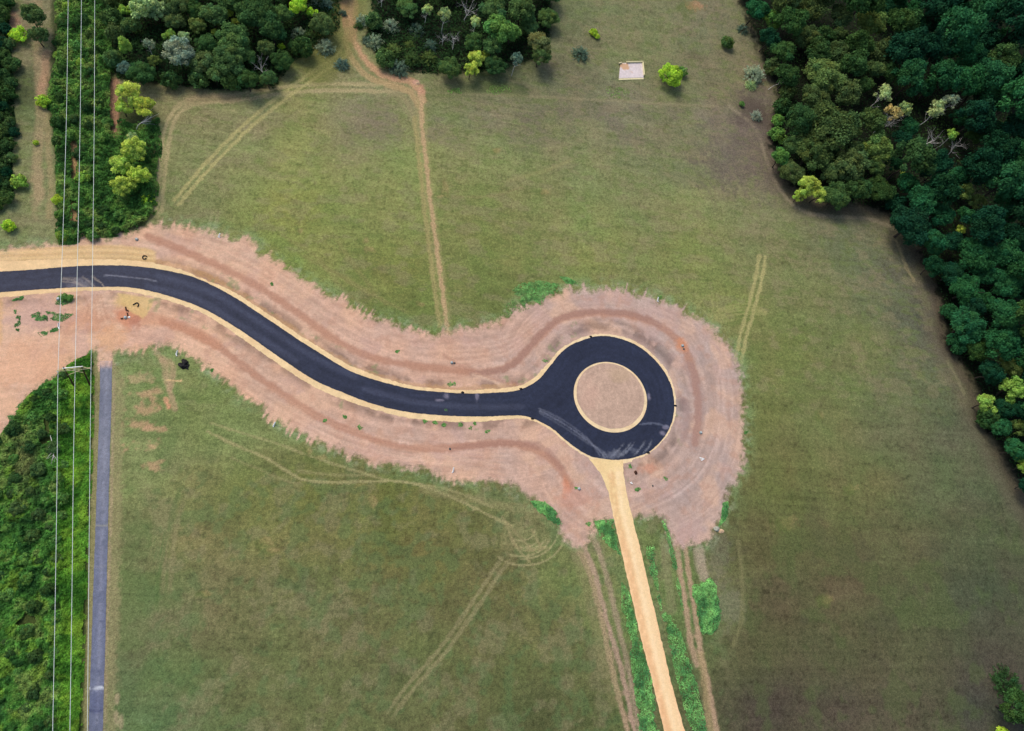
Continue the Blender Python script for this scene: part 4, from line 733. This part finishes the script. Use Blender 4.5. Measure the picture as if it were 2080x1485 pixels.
# --- labels for the trees and bushes that have none: place each by the nearest landmark
MARK = [(262, 192, 'the yellow pair by the upper left wood'), (365, 112, 'the silvery grey tree'), (462, 124, 'the biggest round crown, upper left wood'), (290, 12, 'the feathery pale tree, top left'), (520, 30, 'the very large dark tree, upper left wood'), (606, 14, 'the bright lime tree at the top edge'),
        (950, 18, 'the bare white forked tree'), (1014, 60, 'the large leafy tree, upper middle wood'), (902, 32, 'the round thin-crowned birch'), (812, 138, 'the bush at the red track bend'), (960, 130, 'the yellow tree, upper middle wood'), (1092, 88, 'the brownish end tree, upper middle wood'),
        (1535, 20, 'the teal tree at the forest corner'), (1768, 50, 'the yellow-olive tree near the forest top'), (1672, 158, 'the upper twin oak'), (1682, 262, 'the biggest round oak'), (1812, 232, 'the orange-tinged birch'), (1892, 282, 'the bare white forest tree'), (1638, 378, 'the yellow-lime tree, field corner'), (1956, 388, 'the yellow-olive forest pair'), (1980, 520, 'the very large teal tree'), (1962, 664, 'the teal tree jutting into the field'), (2052, 745, 'the yellow-green tree, right edge'), (2066, 20, 'the top right photo corner'), (2060, 200, 'the right photo edge near the top'), (1920, 110, 'the dark gaps of the upper forest'),
        (37, 72, 'the yellow-green bush, top left'), (38, 370, 'the round green bush by the rutted track'), (118, 408, 'the lime bush under the left wire'), (150, 60, 'the wires at the top edge'), (165, 240, 'the middle wire above the road'), (250, 378, 'the brightest yellow tree'), (210, 450, 'the hedge end by the straw verge'),
        (150, 770, 'the power pole'), (40, 960, 'the left photo edge below the pole'), (110, 1100, 'the leftmost wire, halfway down'), (40, 1250, 'the left photo edge, lower third'), (60, 1420, 'the bottom left photo corner'), (2066, 1432, 'the dark tree, bottom right corner')]
DIRW = ['right of', 'below right of', 'below', 'below left of', 'left of', 'above left of', 'above', 'above right of']
ORD = ['nearest', 'second', 'third', 'fourth', 'fifth', 'sixth', 'seventh', 'eighth', 'ninth', 'tenth', 'eleventh', 'twelfth', 'thirteenth', 'fourteenth', 'fifteenth'] + ['farther'] * 60
_b = {}
for t in TREES:
    if t['label']: continue
    m = min(MARK, key=lambda q: (q[0] - t['u']) ** 2 + (q[1] - t['v']) ** 2); du, dv = t['u'] - m[0], t['v'] - m[1]
    _b.setdefault((m[2], int(((math.atan2(dv, du) + math.pi / 8) % (2 * math.pi)) / (math.pi / 4)), t['o'].name.split('.')[0]), []).append((math.hypot(du, dv), t))
for (mk, dr, nm), L in _b.items():
    for i, (_, t) in enumerate(sorted(L, key=lambda q: q[0])):
        t['label'] = '%s %s, %s %s %s' % (WORD[t['col']], nm.replace('_', ' '), ORD[i], DIRW[dr], mk)
for t in TREES:
    t['o']['label'] = t['label']
    if t['group']: t['o']['group'] = t['group']

# ------------------------------------------------------------------ undergrowth and weeds nobody could count
def mass(name, label, n, poly, colf, hf, size, seed, holes=None, keep=None, mat=None):
    """leaf quads over a lumpy height field: ground cover as one object"""
    rng = np.random.RandomState(seed); poly = np.array(poly, float); lo, hi = poly.min(0), poly.max(0)
    u = rng.uniform(lo[0], hi[0], n * 3); v = rng.uniform(lo[1], hi[1], n * 3); ok = inside(u, v, poly)
    u, v = u[ok][:n], v[ok][:n]; g = np.array([P(a, b) for a, b in zip((0, 1), (0, 1))])
    r = np.stack([u - 1040, v - 742.5, np.full_like(u, F)], 1) @ RW.T; k = -H / r[:, 2]; X, Y = r[:, 0] * k, r[:, 1] * k
    d, _ = signed(u, v, poly)
    d = d + 0.0
    if keep is not None:
        ok = keep(u, v, X, Y, d, rng); u, v, X, Y, d = u[ok], v[ok], X[ok], Y[ok], d[ok]
    h = hf(u, v, X, Y) * sstep(-1, 10, d); c = colf(u, v, X, Y, rng)
    e = 0.4; gx = (hf(u, v, X + e, Y) - hf(u, v, X - e, Y)) / (2 * e); gy = (hf(u, v, X, Y + e) - hf(u, v, X, Y - e)) / (2 * e)
    nn = np.stack([-gx, -gy, np.ones_like(gx)], 1); nn /= np.linalg.norm(nn, axis=1)[:, None]
    ctr = np.stack([X, Y, np.maximum(h * (1 - 0.5 * rng.rand(len(X)) ** 3), 0.06)], 1)
    q, f = _leaves(rng, ctr, nn, size, 1.5, 0.3, 0.55)
    c = c * rng.uniform(0.65, 1.35, (len(X), 1)) * (1 + (fbm(X, Y, 1.1, 49, 2) - 0.5) * 0.9)[:, None]
    o = link(name, mesh_np(name, q, f, mat or M_WEED, np.repeat(c, 4, 0), 'tint'), kind='stuff'); o['label'] = label; o.color = (1, 1, 1, 1)
    return o
def lump(sc_, a, b, off):
    return lambda u, v, X, Y: a + b * np.clip(fbm(X, Y, sc_, off, 3) * 2.4 - 0.7, 0, 1)
def blend(pairs, scale, off):
    cs = [lin(c) for c in pairs]
    def f(u, v, X, Y, rng):
        t = np.clip((fbm(X, Y, scale, off, 3) - 0.28) / 0.44, 0, 0.999) * (len(cs) - 1); i = t.astype(int); fr = (t - i)[:, None]
        return np.array(cs)[i] * (1 - fr) + np.array(cs)[np.minimum(i + 1, len(cs) - 1)] * fr
    return f
UG_B = [(-60, 895), (0, 884), (22, 856), (36, 828), (60, 800), (85, 782), (110, 762), (132, 745), (150, 733), (172, 722), (186, 710), (192, 730), (192, 790), (190, 900), (186, 1010), (180, 1120), (176, 1230), (172, 1330), (168, 1420), (166, 1530), (-60, 1530)]
_bl = blend([(66, 120, 44), (88, 148, 52), (116, 176, 62), (136, 184, 66)], 5, 33); _dl = blend([(54, 96, 50), (72, 124, 58), (98, 156, 70), (128, 158, 84)], 3.5, 35)
def ugb(u, v, X, Y, rng):
    k = sstep(-12, 12, u - (128 - 0.02 * (v - 700)) + (fbm(X, Y, 6, 37, 2) - 0.5) * 40)[:, None]
    c = _bl(u, v, X, Y, rng) * np.array([0.95, 0.92, 1.0]) * k + _dl(u, v, X, Y, rng) * (1 - k)
    b = np.exp(-((u - 50) / 26) ** 2 - ((v - 935) / 60) ** 2)[:, None] * 0.7
    c = c * (1 - b) + lin((140, 140, 92)) * b
    y = (sstep(0.56, 0.7, fbm(X, Y, 4, 39, 3)) * 0.45)[:, None]
    return c * (1 - y) + lin((146, 184, 66)) * y
mass('undergrowth', 'dense green weeds and scrub under the wires left of the old path', 150000, UG_B, ugb, lambda u, v, X, Y: (0.6 * lump(3.6, 0.2, 1.6, 41)(u, v, X, Y) + lump(1.1, 0.0, 0.9, 47)(u, v, X, Y)) * (1 - 0.5 * sstep(120, 140, u)), 0.19, 51,
     keep=lambda u, v, X, Y, d, rng: (fbm(X, Y, 7, 43, 3) < 0.8) & ((d > 6) | (fbm(X, Y, 1.8, 45, 2) > 0.5)))
UG_T = [(108, -80), (112, 60), (112, 120), (98, 170), (96, 220), (108, 260), (112, 330), (116, 420), (112, 470), (120, 498), (150, 497), (180, 484), (235, 482), (285, 464), (305, 452), (318, 430), (322, 400), (330, 300), (324, 236), (300, 250), (240, 240), (232, 160), (238, -80)]
mass('undergrowth', 'dark green scrub under the wires above the straw-covered verge', 90000, UG_T, blend([(56, 96, 50), (76, 124, 60), (104, 152, 72), (136, 164, 86)], 4, 53), lambda u, v, X, Y: 0.7 * lump(3.4, 0.3, 2.2, 55)(u, v, X, Y) + lump(1.2, 0.0, 1.0, 47)(u, v, X, Y), 0.2, 57,
     keep=lambda u, v, X, Y, d, rng: ((d > 6) | (fbm(X, Y, 1.8, 45, 2) > 0.5)) & ~((np.abs(u - 153) < 6) & ((np.abs(v - 328) < 38) | (np.abs(v - 440) < 26))) & ~((np.abs(u - 233) < 7) & (v > 160) & (v < 275)))
WD = 'dark brush on the floor of the '
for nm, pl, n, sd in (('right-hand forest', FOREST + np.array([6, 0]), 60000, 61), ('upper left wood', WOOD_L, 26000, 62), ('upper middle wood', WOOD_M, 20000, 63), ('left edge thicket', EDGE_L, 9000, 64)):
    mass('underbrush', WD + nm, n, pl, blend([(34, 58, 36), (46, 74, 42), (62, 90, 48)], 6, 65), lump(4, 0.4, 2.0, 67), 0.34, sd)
gl = [(60, 150, 66), (84, 176, 76), (110, 190, 80)]
def weeds(label, polys, n, cols, h=0.5, size=0.13, seed=71, thin=0.45, row=None):
    for k, pl in enumerate(polys):
        mass('weeds', label if isinstance(label, str) else label[k], n if isinstance(n, int) else n[k], pl, blend(cols, 2.5, 73 + k), lump(1.6, 0.12, h, 75), size, seed + k,
             keep=lambda u, v, X, Y, d, rng: (fbm(X, Y, 1.5, 77, 3) > thin - 0.12 * sstep(0, 10, d)) & (d + (fbm(X, Y, 3, 79, 3) - 0.5) * min(26, np.ptp(v) * 0.35, np.ptp(u) * 0.35) > 0.5))
weeds(['vivid green weeds at the upper edge of the bare earth, left of the roundabout', 'small vivid green weed patch above the roundabout earth'],
      [[(1040, 590), (1056, 576), (1090, 570), (1126, 572), (1140, 582), (1126, 600), (1112, 604), (1096, 622), (1080, 612), (1064, 628), (1050, 612), (1062, 600), (1044, 604)], [(1136, 562), (1152, 562), (1174, 574), (1172, 580), (1150, 576)]], [5200, 1500], [(114, 176, 102), (134, 188, 112), (116, 164, 100)], 0.5, 0.13, 81, 0.38)
weeds('sparse green weeds fringing the bare earth left of the roundabout', [[(1010, 640), (1040, 606), (1062, 604), (1080, 630), (1050, 640), (1024, 650)]], 900, [(110, 156, 86), (126, 168, 98)], 0.3, 0.12, 84, 0.5)
weeds(['green weeds in rows left of the sand track, lower end', 'green weed clump left of the sand track by the earth', 'long green weed rows right of the sand track', 'broad vivid green weed patch right of the wheel ruts', 'green weeds along the right edge of the earth bulge', 'green weeds on the turf left of the sand track head', 'green weeds between the ruts right of the sand track'],
      [[(1262, 1180), (1282, 1210), (1300, 1290), (1324, 1380), (1342, 1500), (1300, 1500), (1288, 1400), (1276, 1300), (1262, 1240)], [(1206, 1058), (1246, 1054), (1252, 1090), (1262, 1130), (1250, 1120), (1222, 1098)], [(1306, 1100), (1330, 1110), (1346, 1240), (1376, 1260), (1400, 1340), (1420, 1400), (1440, 1500), (1404, 1500), (1384, 1420), (1360, 1320), (1342, 1240), (1322, 1170)], [(1404, 1190), (1444, 1170), (1456, 1190), (1466, 1240), (1462, 1280), (1440, 1292), (1420, 1290), (1410, 1240)], [(1468, 1022), (1482, 1010), (1484, 1030), (1474, 1056), (1456, 1076), (1464, 1050)], [(1072, 1016), (1106, 1018), (1128, 1036), (1142, 1064), (1136, 1074), (1104, 1050)], [(1340, 1050), (1352, 1056), (1370, 1120), (1392, 1240), (1384, 1240), (1364, 1140)]],
      [8500, 2600, 11500, 7000, 1600, 2800, 2600], [(90, 150, 92), (118, 182, 106), (144, 206, 122)], 0.6, 0.14, 90, 0.34)
weeds('green weeds on the bare earth below the road at left', [[(20, 606), (50, 600), (48, 610), (24, 614)], [(28, 625), (44, 632), (40, 676), (30, 672)], [(62, 640), (80, 632), (110, 646), (96, 656), (66, 652)], [(76, 676), (120, 664), (118, 672), (84, 684)], [(116, 600), (150, 598), (148, 614), (124, 622), (112, 618)], [(92, 632), (150, 638), (128, 654), (100, 650)], [(170, 725), (186, 708), (194, 730), (190, 744)], [(10, 850), (60, 800), (90, 770), (110, 764), (60, 830), (20, 870)]], [700, 900, 900, 800, 900, 900, 600, 3200], [(84, 140, 80), (114, 168, 98)], 0.4, 0.12, 110, 0.45)
for k, (u, v, n) in enumerate([(1340, 604, 60), (905, 833, 30), (807, 714, 90), (1108, 733, 40), (914, 780, 60), (922, 780, 50), (862, 856, 110), (885, 858, 100), (900, 862, 100), (964, 860, 110), (990, 876, 60), (1516, 878, 160), (1280, 948, 60), (1296, 994, 90), (1352, 972, 40), (1170, 992, 30), (552, 577, 60), (1210, 68, 100), (1195, 1065, 60), (955, 870, 40), (935, 862, 60), (430, 752, 120), (660, 854, 60), (700, 846, 60), (730, 868, 60), (1700, 1000, 0)]):
    if n: mass('weed_tuft', 'small green weed tuft on the bare earth', n * 2, [(u + q * math.cos(t), v + q * .8 * math.sin(t)) for t, q in zip(np.linspace(0, 5.6, 8), np.random.RandomState(k).uniform(2.2, 7.5, 8))], blend([(100, 160, 86), (122, 172, 98)], 2, 3), lump(1.5, 0.1, 0.4, 5), 0.12, 130 + k)
weeds('light green weeds at the field margin below the yellow tree', [[(905, 180), (935, 178), (940, 190), (910, 192)], [(985, 176), (1030, 170), (1044, 186), (1010, 194), (990, 190)], [(1228, 176), (1258, 172), (1292, 190), (1260, 204), (1232, 200)]], [300, 500, 600], [(118, 168, 80), (136, 178, 90)], 0.25, 0.14, 160, 0.5)

# ------------------------------------------------------------------ power pole and wires
def thing(name, label, cat, loc, group=None):
    o = bpy.data.objects.new(name, None); C.objects.link(o); o.location = loc; o.empty_display_size = 0.5
    o['label'] = label; o['category'] = cat
    if group: o['group'] = group
    return o
def part(name, parent, segs=None, mat=None, me=None, sides=8):
    """a part modelled in world metres, stored relative to its thing's base"""
    b = np.array(parent.location)
    if me is None: me = tubes_mesh(name, [(np.array(a, float) - b, r, np.array(c, float) - b, q) for a, r, c, q in segs], mat, sides)
    return link(name, me, parent)
def boxmesh(name, pts8, mat, bev=0.0):
    bm = bmesh.new(); v = [bm.verts.new(p) for p in pts8]
    for f in ((3, 2, 1, 0), (4, 5, 6, 7), (0, 1, 5, 4), (1, 2, 6, 5), (2, 3, 7, 6), (3, 0, 4, 7)): bm.faces.new([v[i] for i in f])
    if bev: bmesh.ops.bevel(bm, geom=bm.edges[:], offset=bev, segments=2, affect='EDGES')
    me = bpy.data.meshes.new(name); bm.to_mesh(me); bm.free(); me.materials.append(mat); return me
def beam(name, parent, a, c, w_, h_, mat):
    b = np.array(parent.location); a = np.array(a, float) - b; c = np.array(c, float) - b; d = c - a; d /= np.linalg.norm(d)
    s = np.cross(d, [0, 0, 1.0]); s /= np.linalg.norm(s); u = np.cross(s, d); s = s * w_ / 2; u = u * h_ / 2
    return link(name, boxmesh(name, [a - s - u, a + s - u, c + s - u, c - s - u, a - s + u, a + s + u, c + s + u, c - s + u], mat, min(w_, h_) * 0.15), parent)
M_POLE = plain_mat('tarred_wood', (70, 52, 36), 0.9, 0.3); M_ARM = plain_mat('weathered_arm', (206, 196, 150), 0.8, 0.15); M_GALV = plain_mat('galvanised_steel', (206, 214, 218), 0.45, 0.1, metal=0.2); M_INS = plain_mat('porcelain', (226, 232, 236), 0.25, 0.05, spec=0.5)
M_WIRE = plain_mat('aluminium_wire', (214, 226, 222), 0.5, 0.05)
B1, B2 = P(150.7, 784.3), P(183, 783.4)
def _height(b, top):
    z = np.linspace(5, 20, 301); e = [np.hypot(*(np.array(UV(b[0], b[1], q)) - top)) for q in z]; return float(z[int(np.argmin(e))])
ZT = 0.5 * (_height(B1, (128.6, 745.9)) + _height(B2, (164.6, 742.5)))
T1, T2 = P(128.6, 745.9, ZT), P(164.6, 742.5, ZT)
pp = thing('power_pole', 'twin-legged wooden power pole with white crossarms standing in green scrub', 'power pole', tuple((B1 + B2) / 2))
for b, t in ((B1, T1), (B2, T2)): part('pole', pp, [(b - np.array([0, 0, .3]), 0.26, t, 0.17)], M_POLE, sides=10)
ax = (T2 - T1) / np.linalg.norm(T2 - T1); pr = np.array([-ax[1], ax[0], 0])
beam('top_bar', pp, T1 - ax * 0.35 + np.array([0, 0, -0.2]) - pr * .22, T2 + ax * 0.35 + np.array([0, 0, -0.2]) - pr * .22, 0.2, 0.22, M_GALV)
ZA = ZT * 0.90; A0, A1 = P(114.6, 753.2, ZA), P(183.6, 747.6, ZA)
for s in (-1, 1):
    am = (A0 + A1) / 2; o = pr * 0.24 * s
    for a, c in ((A0 + o * 0.35, A0 + (A1 - A0) * 0.25 + o), (A0 + (A1 - A0) * 0.25 + o, A0 + (A1 - A0) * 0.75 + o), (A0 + (A1 - A0) * 0.75 + o, A1 + o * 0.35)): beam('crossarm', pp, a, c, 0.13, 0.24, M_ARM)
q = lambda b, t, z: b + (t - b) * z
for a, c in ((q(B1, T1, .86), q(B2, T2, .62)), (q(B1, T1, .62), q(B2, T2, .86))):
    o = pr * (0.2 if a[2] > c[2] else -0.2); beam('cross_brace', pp, a + o, c + o, 0.14, 0.1, M_ARM)
beam('arm_brace', pp, q(B2, T2, .985), A1 + (A0 - A1) * 0.07 + np.array([0, 0, .12]), 0.12, 0.1, M_ARM)
beam('arm_brace', pp, q(B1, T1, .985), A0 + (A1 - A0) * 0.07 + np.array([0, 0, .12]), 0.12, 0.1, M_ARM)
INS = []
for fpos in (0.012, 0.515, 0.988):
    p = A0 + (A1 - A0) * fpos; segs = [(p - np.array([0, 0, 0.05]), 0.06, p - np.array([0, 0, 0.95]), 0.06)] + [(p - np.array([0, 0, 0.12 + .13 * k]), 0.19, p - np.array([0, 0, 0.2 + .13 * k]), 0.11) for k in range(6)]
    part('insulator', pp, segs, M_INS, sides=10); INS.append(p - np.array([0, 0, 0.95]))
SPAN = [[(138.5, 0), (135, 236), (127, 500)], [(165.5, 0), (163, 236), (158, 500)], [(192.5, 0), (191.5, 236), (188.5, 500)]], [[(116, 960), (112.2, 1220), (107, 1485)], [(149, 960), (146, 1220), (142, 1485)], [(182.5, 960), (180, 1220), (177.5, 1485)]]
for k, nm in enumerate(('leftmost', 'middle', 'rightmost')):
    za = INS[k][2]; pts = [P(u, v, z) for (u, v), z in zip(SPAN[0][k], (za - 1.6, za - 1.7, za - 0.9))]
    ext = pts[0] + (pts[0] - pts[1]) * 1.2; pts = [ext] + pts + [INS[k]] + [P(u, v, z) for (u, v), z in zip(SPAN[1][k], (za - 0.8, za - 1.5, za - 1.9))]
    pts.append(pts[-1] + (pts[-1] - pts[-2]) * 1.0); pts = smooth(pts, 6)
    me = tubes_mesh('power_line', [(a, 0.062, b, 0.062) for a, b in zip(pts[:-1], pts[1:])], M_WIRE, 6)
    o = link('power_line', me, label=nm + ' of the three pale power lines hanging from the wooden pole', category='power line', group='power lines')

# ------------------------------------------------------------------ white marker posts
M_WHITE = plain_mat('white_plastic', (240, 242, 240), 0.45, 0.05)
for (bu, bv), (tu, tv), (fu, fv), lb in (((443.5, 481.5), (447, 474), (447.5, 482), 'on the upper earth edge above the left road bend'), ((1335, 612), (1337.5, 603.5), (1338, 612), 'on the turf edge above the roundabout'), ((357.8, 719.5), (360.6, 711.8), (359.2, 723.4), 'beside the black heap near the old path'), ((555.5, 865), (559, 857.5), (555, 867.5), 'at the lower earth edge under the long road bend'), ((920, 959), (921.8, 949.5), (917.6, 960), 'on the lower earth below the straight road'), ((118.4, 664), (118.7, 656.5), (120, 668.5), 'next to the leftmost wire on the bare earth')):
    o = thing('marker_post', 'thin white marker post ' + lb, 'marker post', tuple(P(bu, bv)), 'white marker posts')
    t = P(tu, tv, 1.15); part('post', o, [(P(bu, bv), 0.22, t, 0.21)], M_WHITE); part('foot', o, [(P(bu, bv, .15), 0.18, P(fu, fv, .12), 0.15)], M_WHITE)
o = thing('sign_board', 'white V-shaped board lying on the earth right of the sand track', 'board', tuple(P(1426, 931)))
for a, c in (((1421, 929.5), (1430.5, 932)), ((1430.5, 932), (1424.5, 935.5))): beam('panel', o, P(*a, .25), P(*c, .25), 0.32, 0.08, M_WHITE)
beam('strut', o, P(1422, 932, .18), P(1425.5, 934, .18), 0.12, 0.06, M_WHITE)
o = thing('survey_stake', 'small white stake with flagging beside the sand track head', 'stake', tuple(P(1282, 981)))
part('stake', o, [(P(1282, 982), 0.1, P(1283, 977.5, .7), 0.09)], M_WHITE); beam('flag', o, P(1280, 980, .35), P(1285, 982.5, .35), 0.35, 0.1, M_WHITE)

# ------------------------------------------------------------------ utility boxes, hoses, rubble
def rock_mesh(name, seed, sx, sy, sz, mat, rough=0.22, fr=1.6, sub=3):
    bm = bmesh.new(); bmesh.ops.create_icosphere(bm, subdivisions=sub, radius=1.0); rng = np.random.RandomState(seed); off = rng.uniform(0, 60)
    for v in bm.verts:
        p = v.co; n = float(vnoise(np.array([p.x * fr + off]), np.array([p.y * fr + p.z * 2.1 + off]), seed)[0]) - 0.5
        f = 1 + n * rough * 2; v.co = Vector((p.x * sx * f, p.y * sy * f, max(p.z, -0.25) * sz * f))
    me = bpy.data.meshes.new(name); bm.to_mesh(me); bm.free(); me.materials.append(mat)
    return me
M_UBOX = plain_mat('grey_green_plastic', (142, 156, 152), 0.6, 0.12); M_LID = plain_mat('lid', (170, 182, 186), 0.5, 0.1); M_BLACK = plain_mat('black_plastic', (20, 20, 24), 0.6, 0.4, 2.0, spec=0.2)
M_STONE = plain_mat('boulder_stone', (150, 152, 140), 0.9, 0.3); M_TAN = plain_mat('tan_stone', (196, 168, 136), 0.9, 0.25); M_TIMBER = plain_mat('dark_scrap_timber', (64, 40, 30), 0.9, 0.3)
def drum(name, parent, p, r, h, mat, z0=0.0, taper=0.85):
    b = np.array(p); return part(name, parent, [(b + (0, 0, z0), r, b + (0, 0, z0 + h * .75), r * taper), (b + (0, 0, z0 + h * .75), r * taper, b + (0, 0, z0 + h), r * taper * .6), (b + (0, 0, z0 + h * .985), r * taper * .62, b + (0, 0, z0 + h), 0.01)], mat, sides=14)
for u, v, r, lb in ((278, 486.5, .52, 'at the upper earth edge under the hedge'), (917.5, 737, .5, 'on the earth above the straight road'), (1386, 702.5, .55, 'on orange soil upper right of the roundabout'), (1423, 879, .55, 'right of the roundabout, lower one'), (1176, 993, .55, 'on orange soil left of the sand track'), (119, 607.5, .6, 'beside the green bush below the road'), (255, 645.5, .55, 'among dark scrap timber near the old path head')):
    p = P(u, v); o = thing('utility_box', 'grey-green utility box ' + lb, 'utility box', tuple(p), 'utility boxes on the bare earth')
    drum('body', o, p, r, .55, M_UBOX); drum('lid', o, p + np.array([0, 0, .42]), r * .66, .22, M_LID)
for u, v, r, lb, ca in ((923, 738, .34, 'dark clod right of the utility box above the straight road', 'clod'), (1389, 709, .36, 'dark clod below the utility box upper right of the roundabout', 'clod'), (914, 912, .34, 'small dark stone on the earth below the straight road', 'stone'), (1291.5, 960, .55, 'brown clod on the earth right of the sand track head', 'clod'), (1326, 987, .3, 'small dark stone right of the sand track head', 'stone')):
    o = link('clod' if ca == 'clod' else 'stone', rock_mesh('clod', int(u), r, r * 1.2, r * .7, M_TIMBER if u == 1291.5 else plain_mat('dark_stone', (74, 78, 78), .9)), label=lb, category=ca); o.location = P(u, v)
for u, v, r, m, lb in ((1455.5, 1075, 1.0, M_STONE, 'pale grey boulder at the right edge of the earth bulge'), (1465, 1079, .8, M_TAN, 'tan boulder beside the pale grey one at the earth bulge'), (848, 169, .7, M_TAN, 'pinkish boulder at the outer bend of the red track')):
    o = link('boulder', rock_mesh('boulder', int(u), r * 1.1, r * .85, r * .6, m, .3), label=lb, category='boulder'); o.location = P(u, v)
def hose(pts, label):
    p = smooth([P(u, v, .16) for u, v in pts], 5); b = p[0] * [1, 1, 0]
    o = link('drain_pipe', tubes_mesh('drain_pipe', [(a - b, .17, c - b, .17) for a, c in zip(p[:-1], p[1:])], M_BLACK, 8), label=label, category='pipe', group='curled black pipes'); o.location = b
hose([(298.6, 521.5), (295.5, 519.6), (291.5, 519.6), (289.6, 522.5), (290.8, 525.6), (294.5, 526), (297.3, 524)], 'curled black pipe on the straw above the road')
hose([(270, 619.5), (274, 616.8), (278.5, 615), (281.2, 617.5), (280.8, 621), (279, 623.4)], 'hooked black pipe on the straw below the road')
o = thing('scrap_timber', 'dark scrap timber on orange soil at the old path head', 'scrap wood', tuple(P(258, 634)))
for a, c in (((255, 623), (256.5, 631)), ((256, 629), (261, 632)), ((258.5, 635), (259.5, 642)), ((245, 647.5), (250, 646.5))): beam('plank', o, P(*a, .15), P(*c, .2), .38, .14, M_TIMBER)
o = link('valve_cap', rock_mesh('valve_cap', 3, .35, .35, .3, M_WHITE, .05), label='small white cap at the end of the dark scrap timber', category='cap'); o.location = P(262.5, 644.5)
_hm = rock_mesh('black_heap', 9, 1.25, 1.5, .8, M_BLACK, .5, 2.6, 4); o = link('black_heap', _hm, label='crumpled black plastic heap on green turf near the old path', category='heap'); o.location = P(374.5, 740); o.rotation_euler[2] = .5
# ------------------------------------------------------------------ concrete pad with timber kerbs
cs = [P(u, v) for u, v in ((1256.8, 160), (1307, 158.5), (1304, 128.5), (1260, 129))]; cb = np.mean(cs, 0)
def pad_mat():
    m = plain_mat('concrete', (206, 196, 196), .85, .12, 1.2); t = m.node_tree; b = t.nodes['Principled BSDF']; src = b.inputs['Base Color'].links[0].from_socket
    n = t.nodes.new('ShaderNodeTexNoise'); n.inputs['Scale'].default_value = .35; n.inputs['Detail'].default_value = 4; r = t.nodes.new('ShaderNodeMapRange'); r.inputs[1].default_value = .24; r.inputs[2].default_value = .36
    mx = t.nodes.new('ShaderNodeMix'); mx.data_type = 'RGBA'; mx.inputs[7].default_value = (*lin((196, 160, 128)), 1)
    tc = t.nodes.new('ShaderNodeTexCoord'); t.links.new(tc.outputs['Object'], n.inputs['Vector']); dd = t.nodes.new('ShaderNodeVectorMath'); dd.operation = 'DISTANCE'; dd.inputs[1].default_value = tuple(P(1269, 137) - cb); t.links.new(tc.outputs['Object'], dd.inputs[0]); ma = t.nodes.new('ShaderNodeMath'); ma.operation = 'MULTIPLY_ADD'; ma.inputs[1].default_value = -.09; t.links.new(dd.outputs['Value'], ma.inputs[0]); t.links.new(n.outputs[0], ma.inputs[2]); t.links.new(ma.outputs[0], r.inputs[0]); t.links.new(r.outputs[0], mx.inputs[0]); t.links.new(src, mx.inputs[6]); t.links.new(mx.outputs[2], b.inputs['Base Color']); return m
o = thing('concrete_pad', 'pale concrete pad with a timber kerb beside the vivid lime bush', 'concrete pad', tuple(cb))
link('slab', boxmesh('slab', [c - cb + (0, 0, -.1) for c in cs] + [c - cb + (0, 0, .3) for c in cs], pad_mat(), .03), o)
M_KERB = plain_mat('pale_timber', (216, 208, 164), .8, .15)
for a, c in (((1272, 126.8), (1304.5, 125.8)), ((1256.5, 129), (1263, 127.6))): beam('kerb', o, P(*a, .55), P(*c, .55), .42, .9, M_KERB)
beam('kerb', o, P(1305.6, 126.4, .55), P(1308.6, 153, .55), .42, .9, M_KERB)
link('ledge', boxmesh('ledge', [c - cb for c in (P(1256.5, 163), P(1307.2, 161.5), P(1307, 158.7), P(1256.8, 160.2))] + [c - cb + (0, 0, .2) for c in (P(1256.5, 163), P(1307.2, 161.5), P(1307, 158.7), P(1256.8, 160.2))], M_KERB), o)
# ------------------------------------------------------------------ fallen trunks
def log(pts, r, label, twigs=0, seed=1, name='fallen_log'):
    p = smooth([P(u, v, z) for u, v, z in pts], 4); b = p[0] * [1, 1, 0]; n = len(p); rng = np.random.RandomState(seed)
    S = [(p[i] - b, r * (1 - .6 * i / n), p[i + 1] - b, r * (1 - .6 * (i + 1) / n)) for i in range(n - 1)]
    for k in range(twigs):
        i = rng.randint(n // 2, n - 1); d = (p[-1] - p[n // 2]); d = d / np.linalg.norm(d) + rng.normal(0, .5, 3); S.append((p[i] - b, r * .4, p[i] - b + d * rng.uniform(1, 3), r * .15))
    o = link(name, tubes_mesh(name, S, M_PALE, 6), label=label, category='fallen log', group='fallen pale trunks'); o.location = b
log([(1117, 46, .4), (1108, 39, 1.2), (1094, 32, 3)], .22, 'bleached fallen trunk at the right tip of the upper middle wood', 2)
log([(277, 263, .3), (281, 254, 2), (290, 248, 3), (308, 238, 3.5)], .13, 'bleached bent trunk below the yellow pair at the field corner', 22, 4)
log([(-6, 9, .4), (3, 11, .6), (12, 16, .5)], .16, 'bleached log on bare soil in the top left corner', 2, 5)
log([(1932, 632, 1), (1938, 635, 2.5), (1945, 642, 4)], .14, 'bleached stick above the teal tree jutting into the field', 1, 6)
log([(100, 878, .6), (106, 900, 1.2), (109, 930, 1.6)], .11, 'bleached branches in the scrub left of the middle wire', 16, 7)
log([(1560, 182, .4), (1572, 174, 1.2), (1584, 170, 1.6)], .12, 'bleached branches at the forest foot right of the silver willow', 10, 8)
# ------------------------------------------------------------------ asphalt clods on the road edge
for u, v, lb in ((1200, 683.5, 'top of the roundabout'), (1058, 790, 'upper neck of the roundabout'), (1082, 850.5, 'lower neck of the roundabout'), (1372, 824, 'right side of the roundabout'), (1317, 919.5, 'lower right of the roundabout'), (940, 797, 'upper edge of the straight road')):
    o = link('asphalt_clod', rock_mesh('asphalt_clod', int(u), .55, .35, .25, M_BLACK, .3), label='black asphalt clod on the sand rim, ' + lb, category='clod', group='asphalt clods'); o.location = P(u, v, .08)
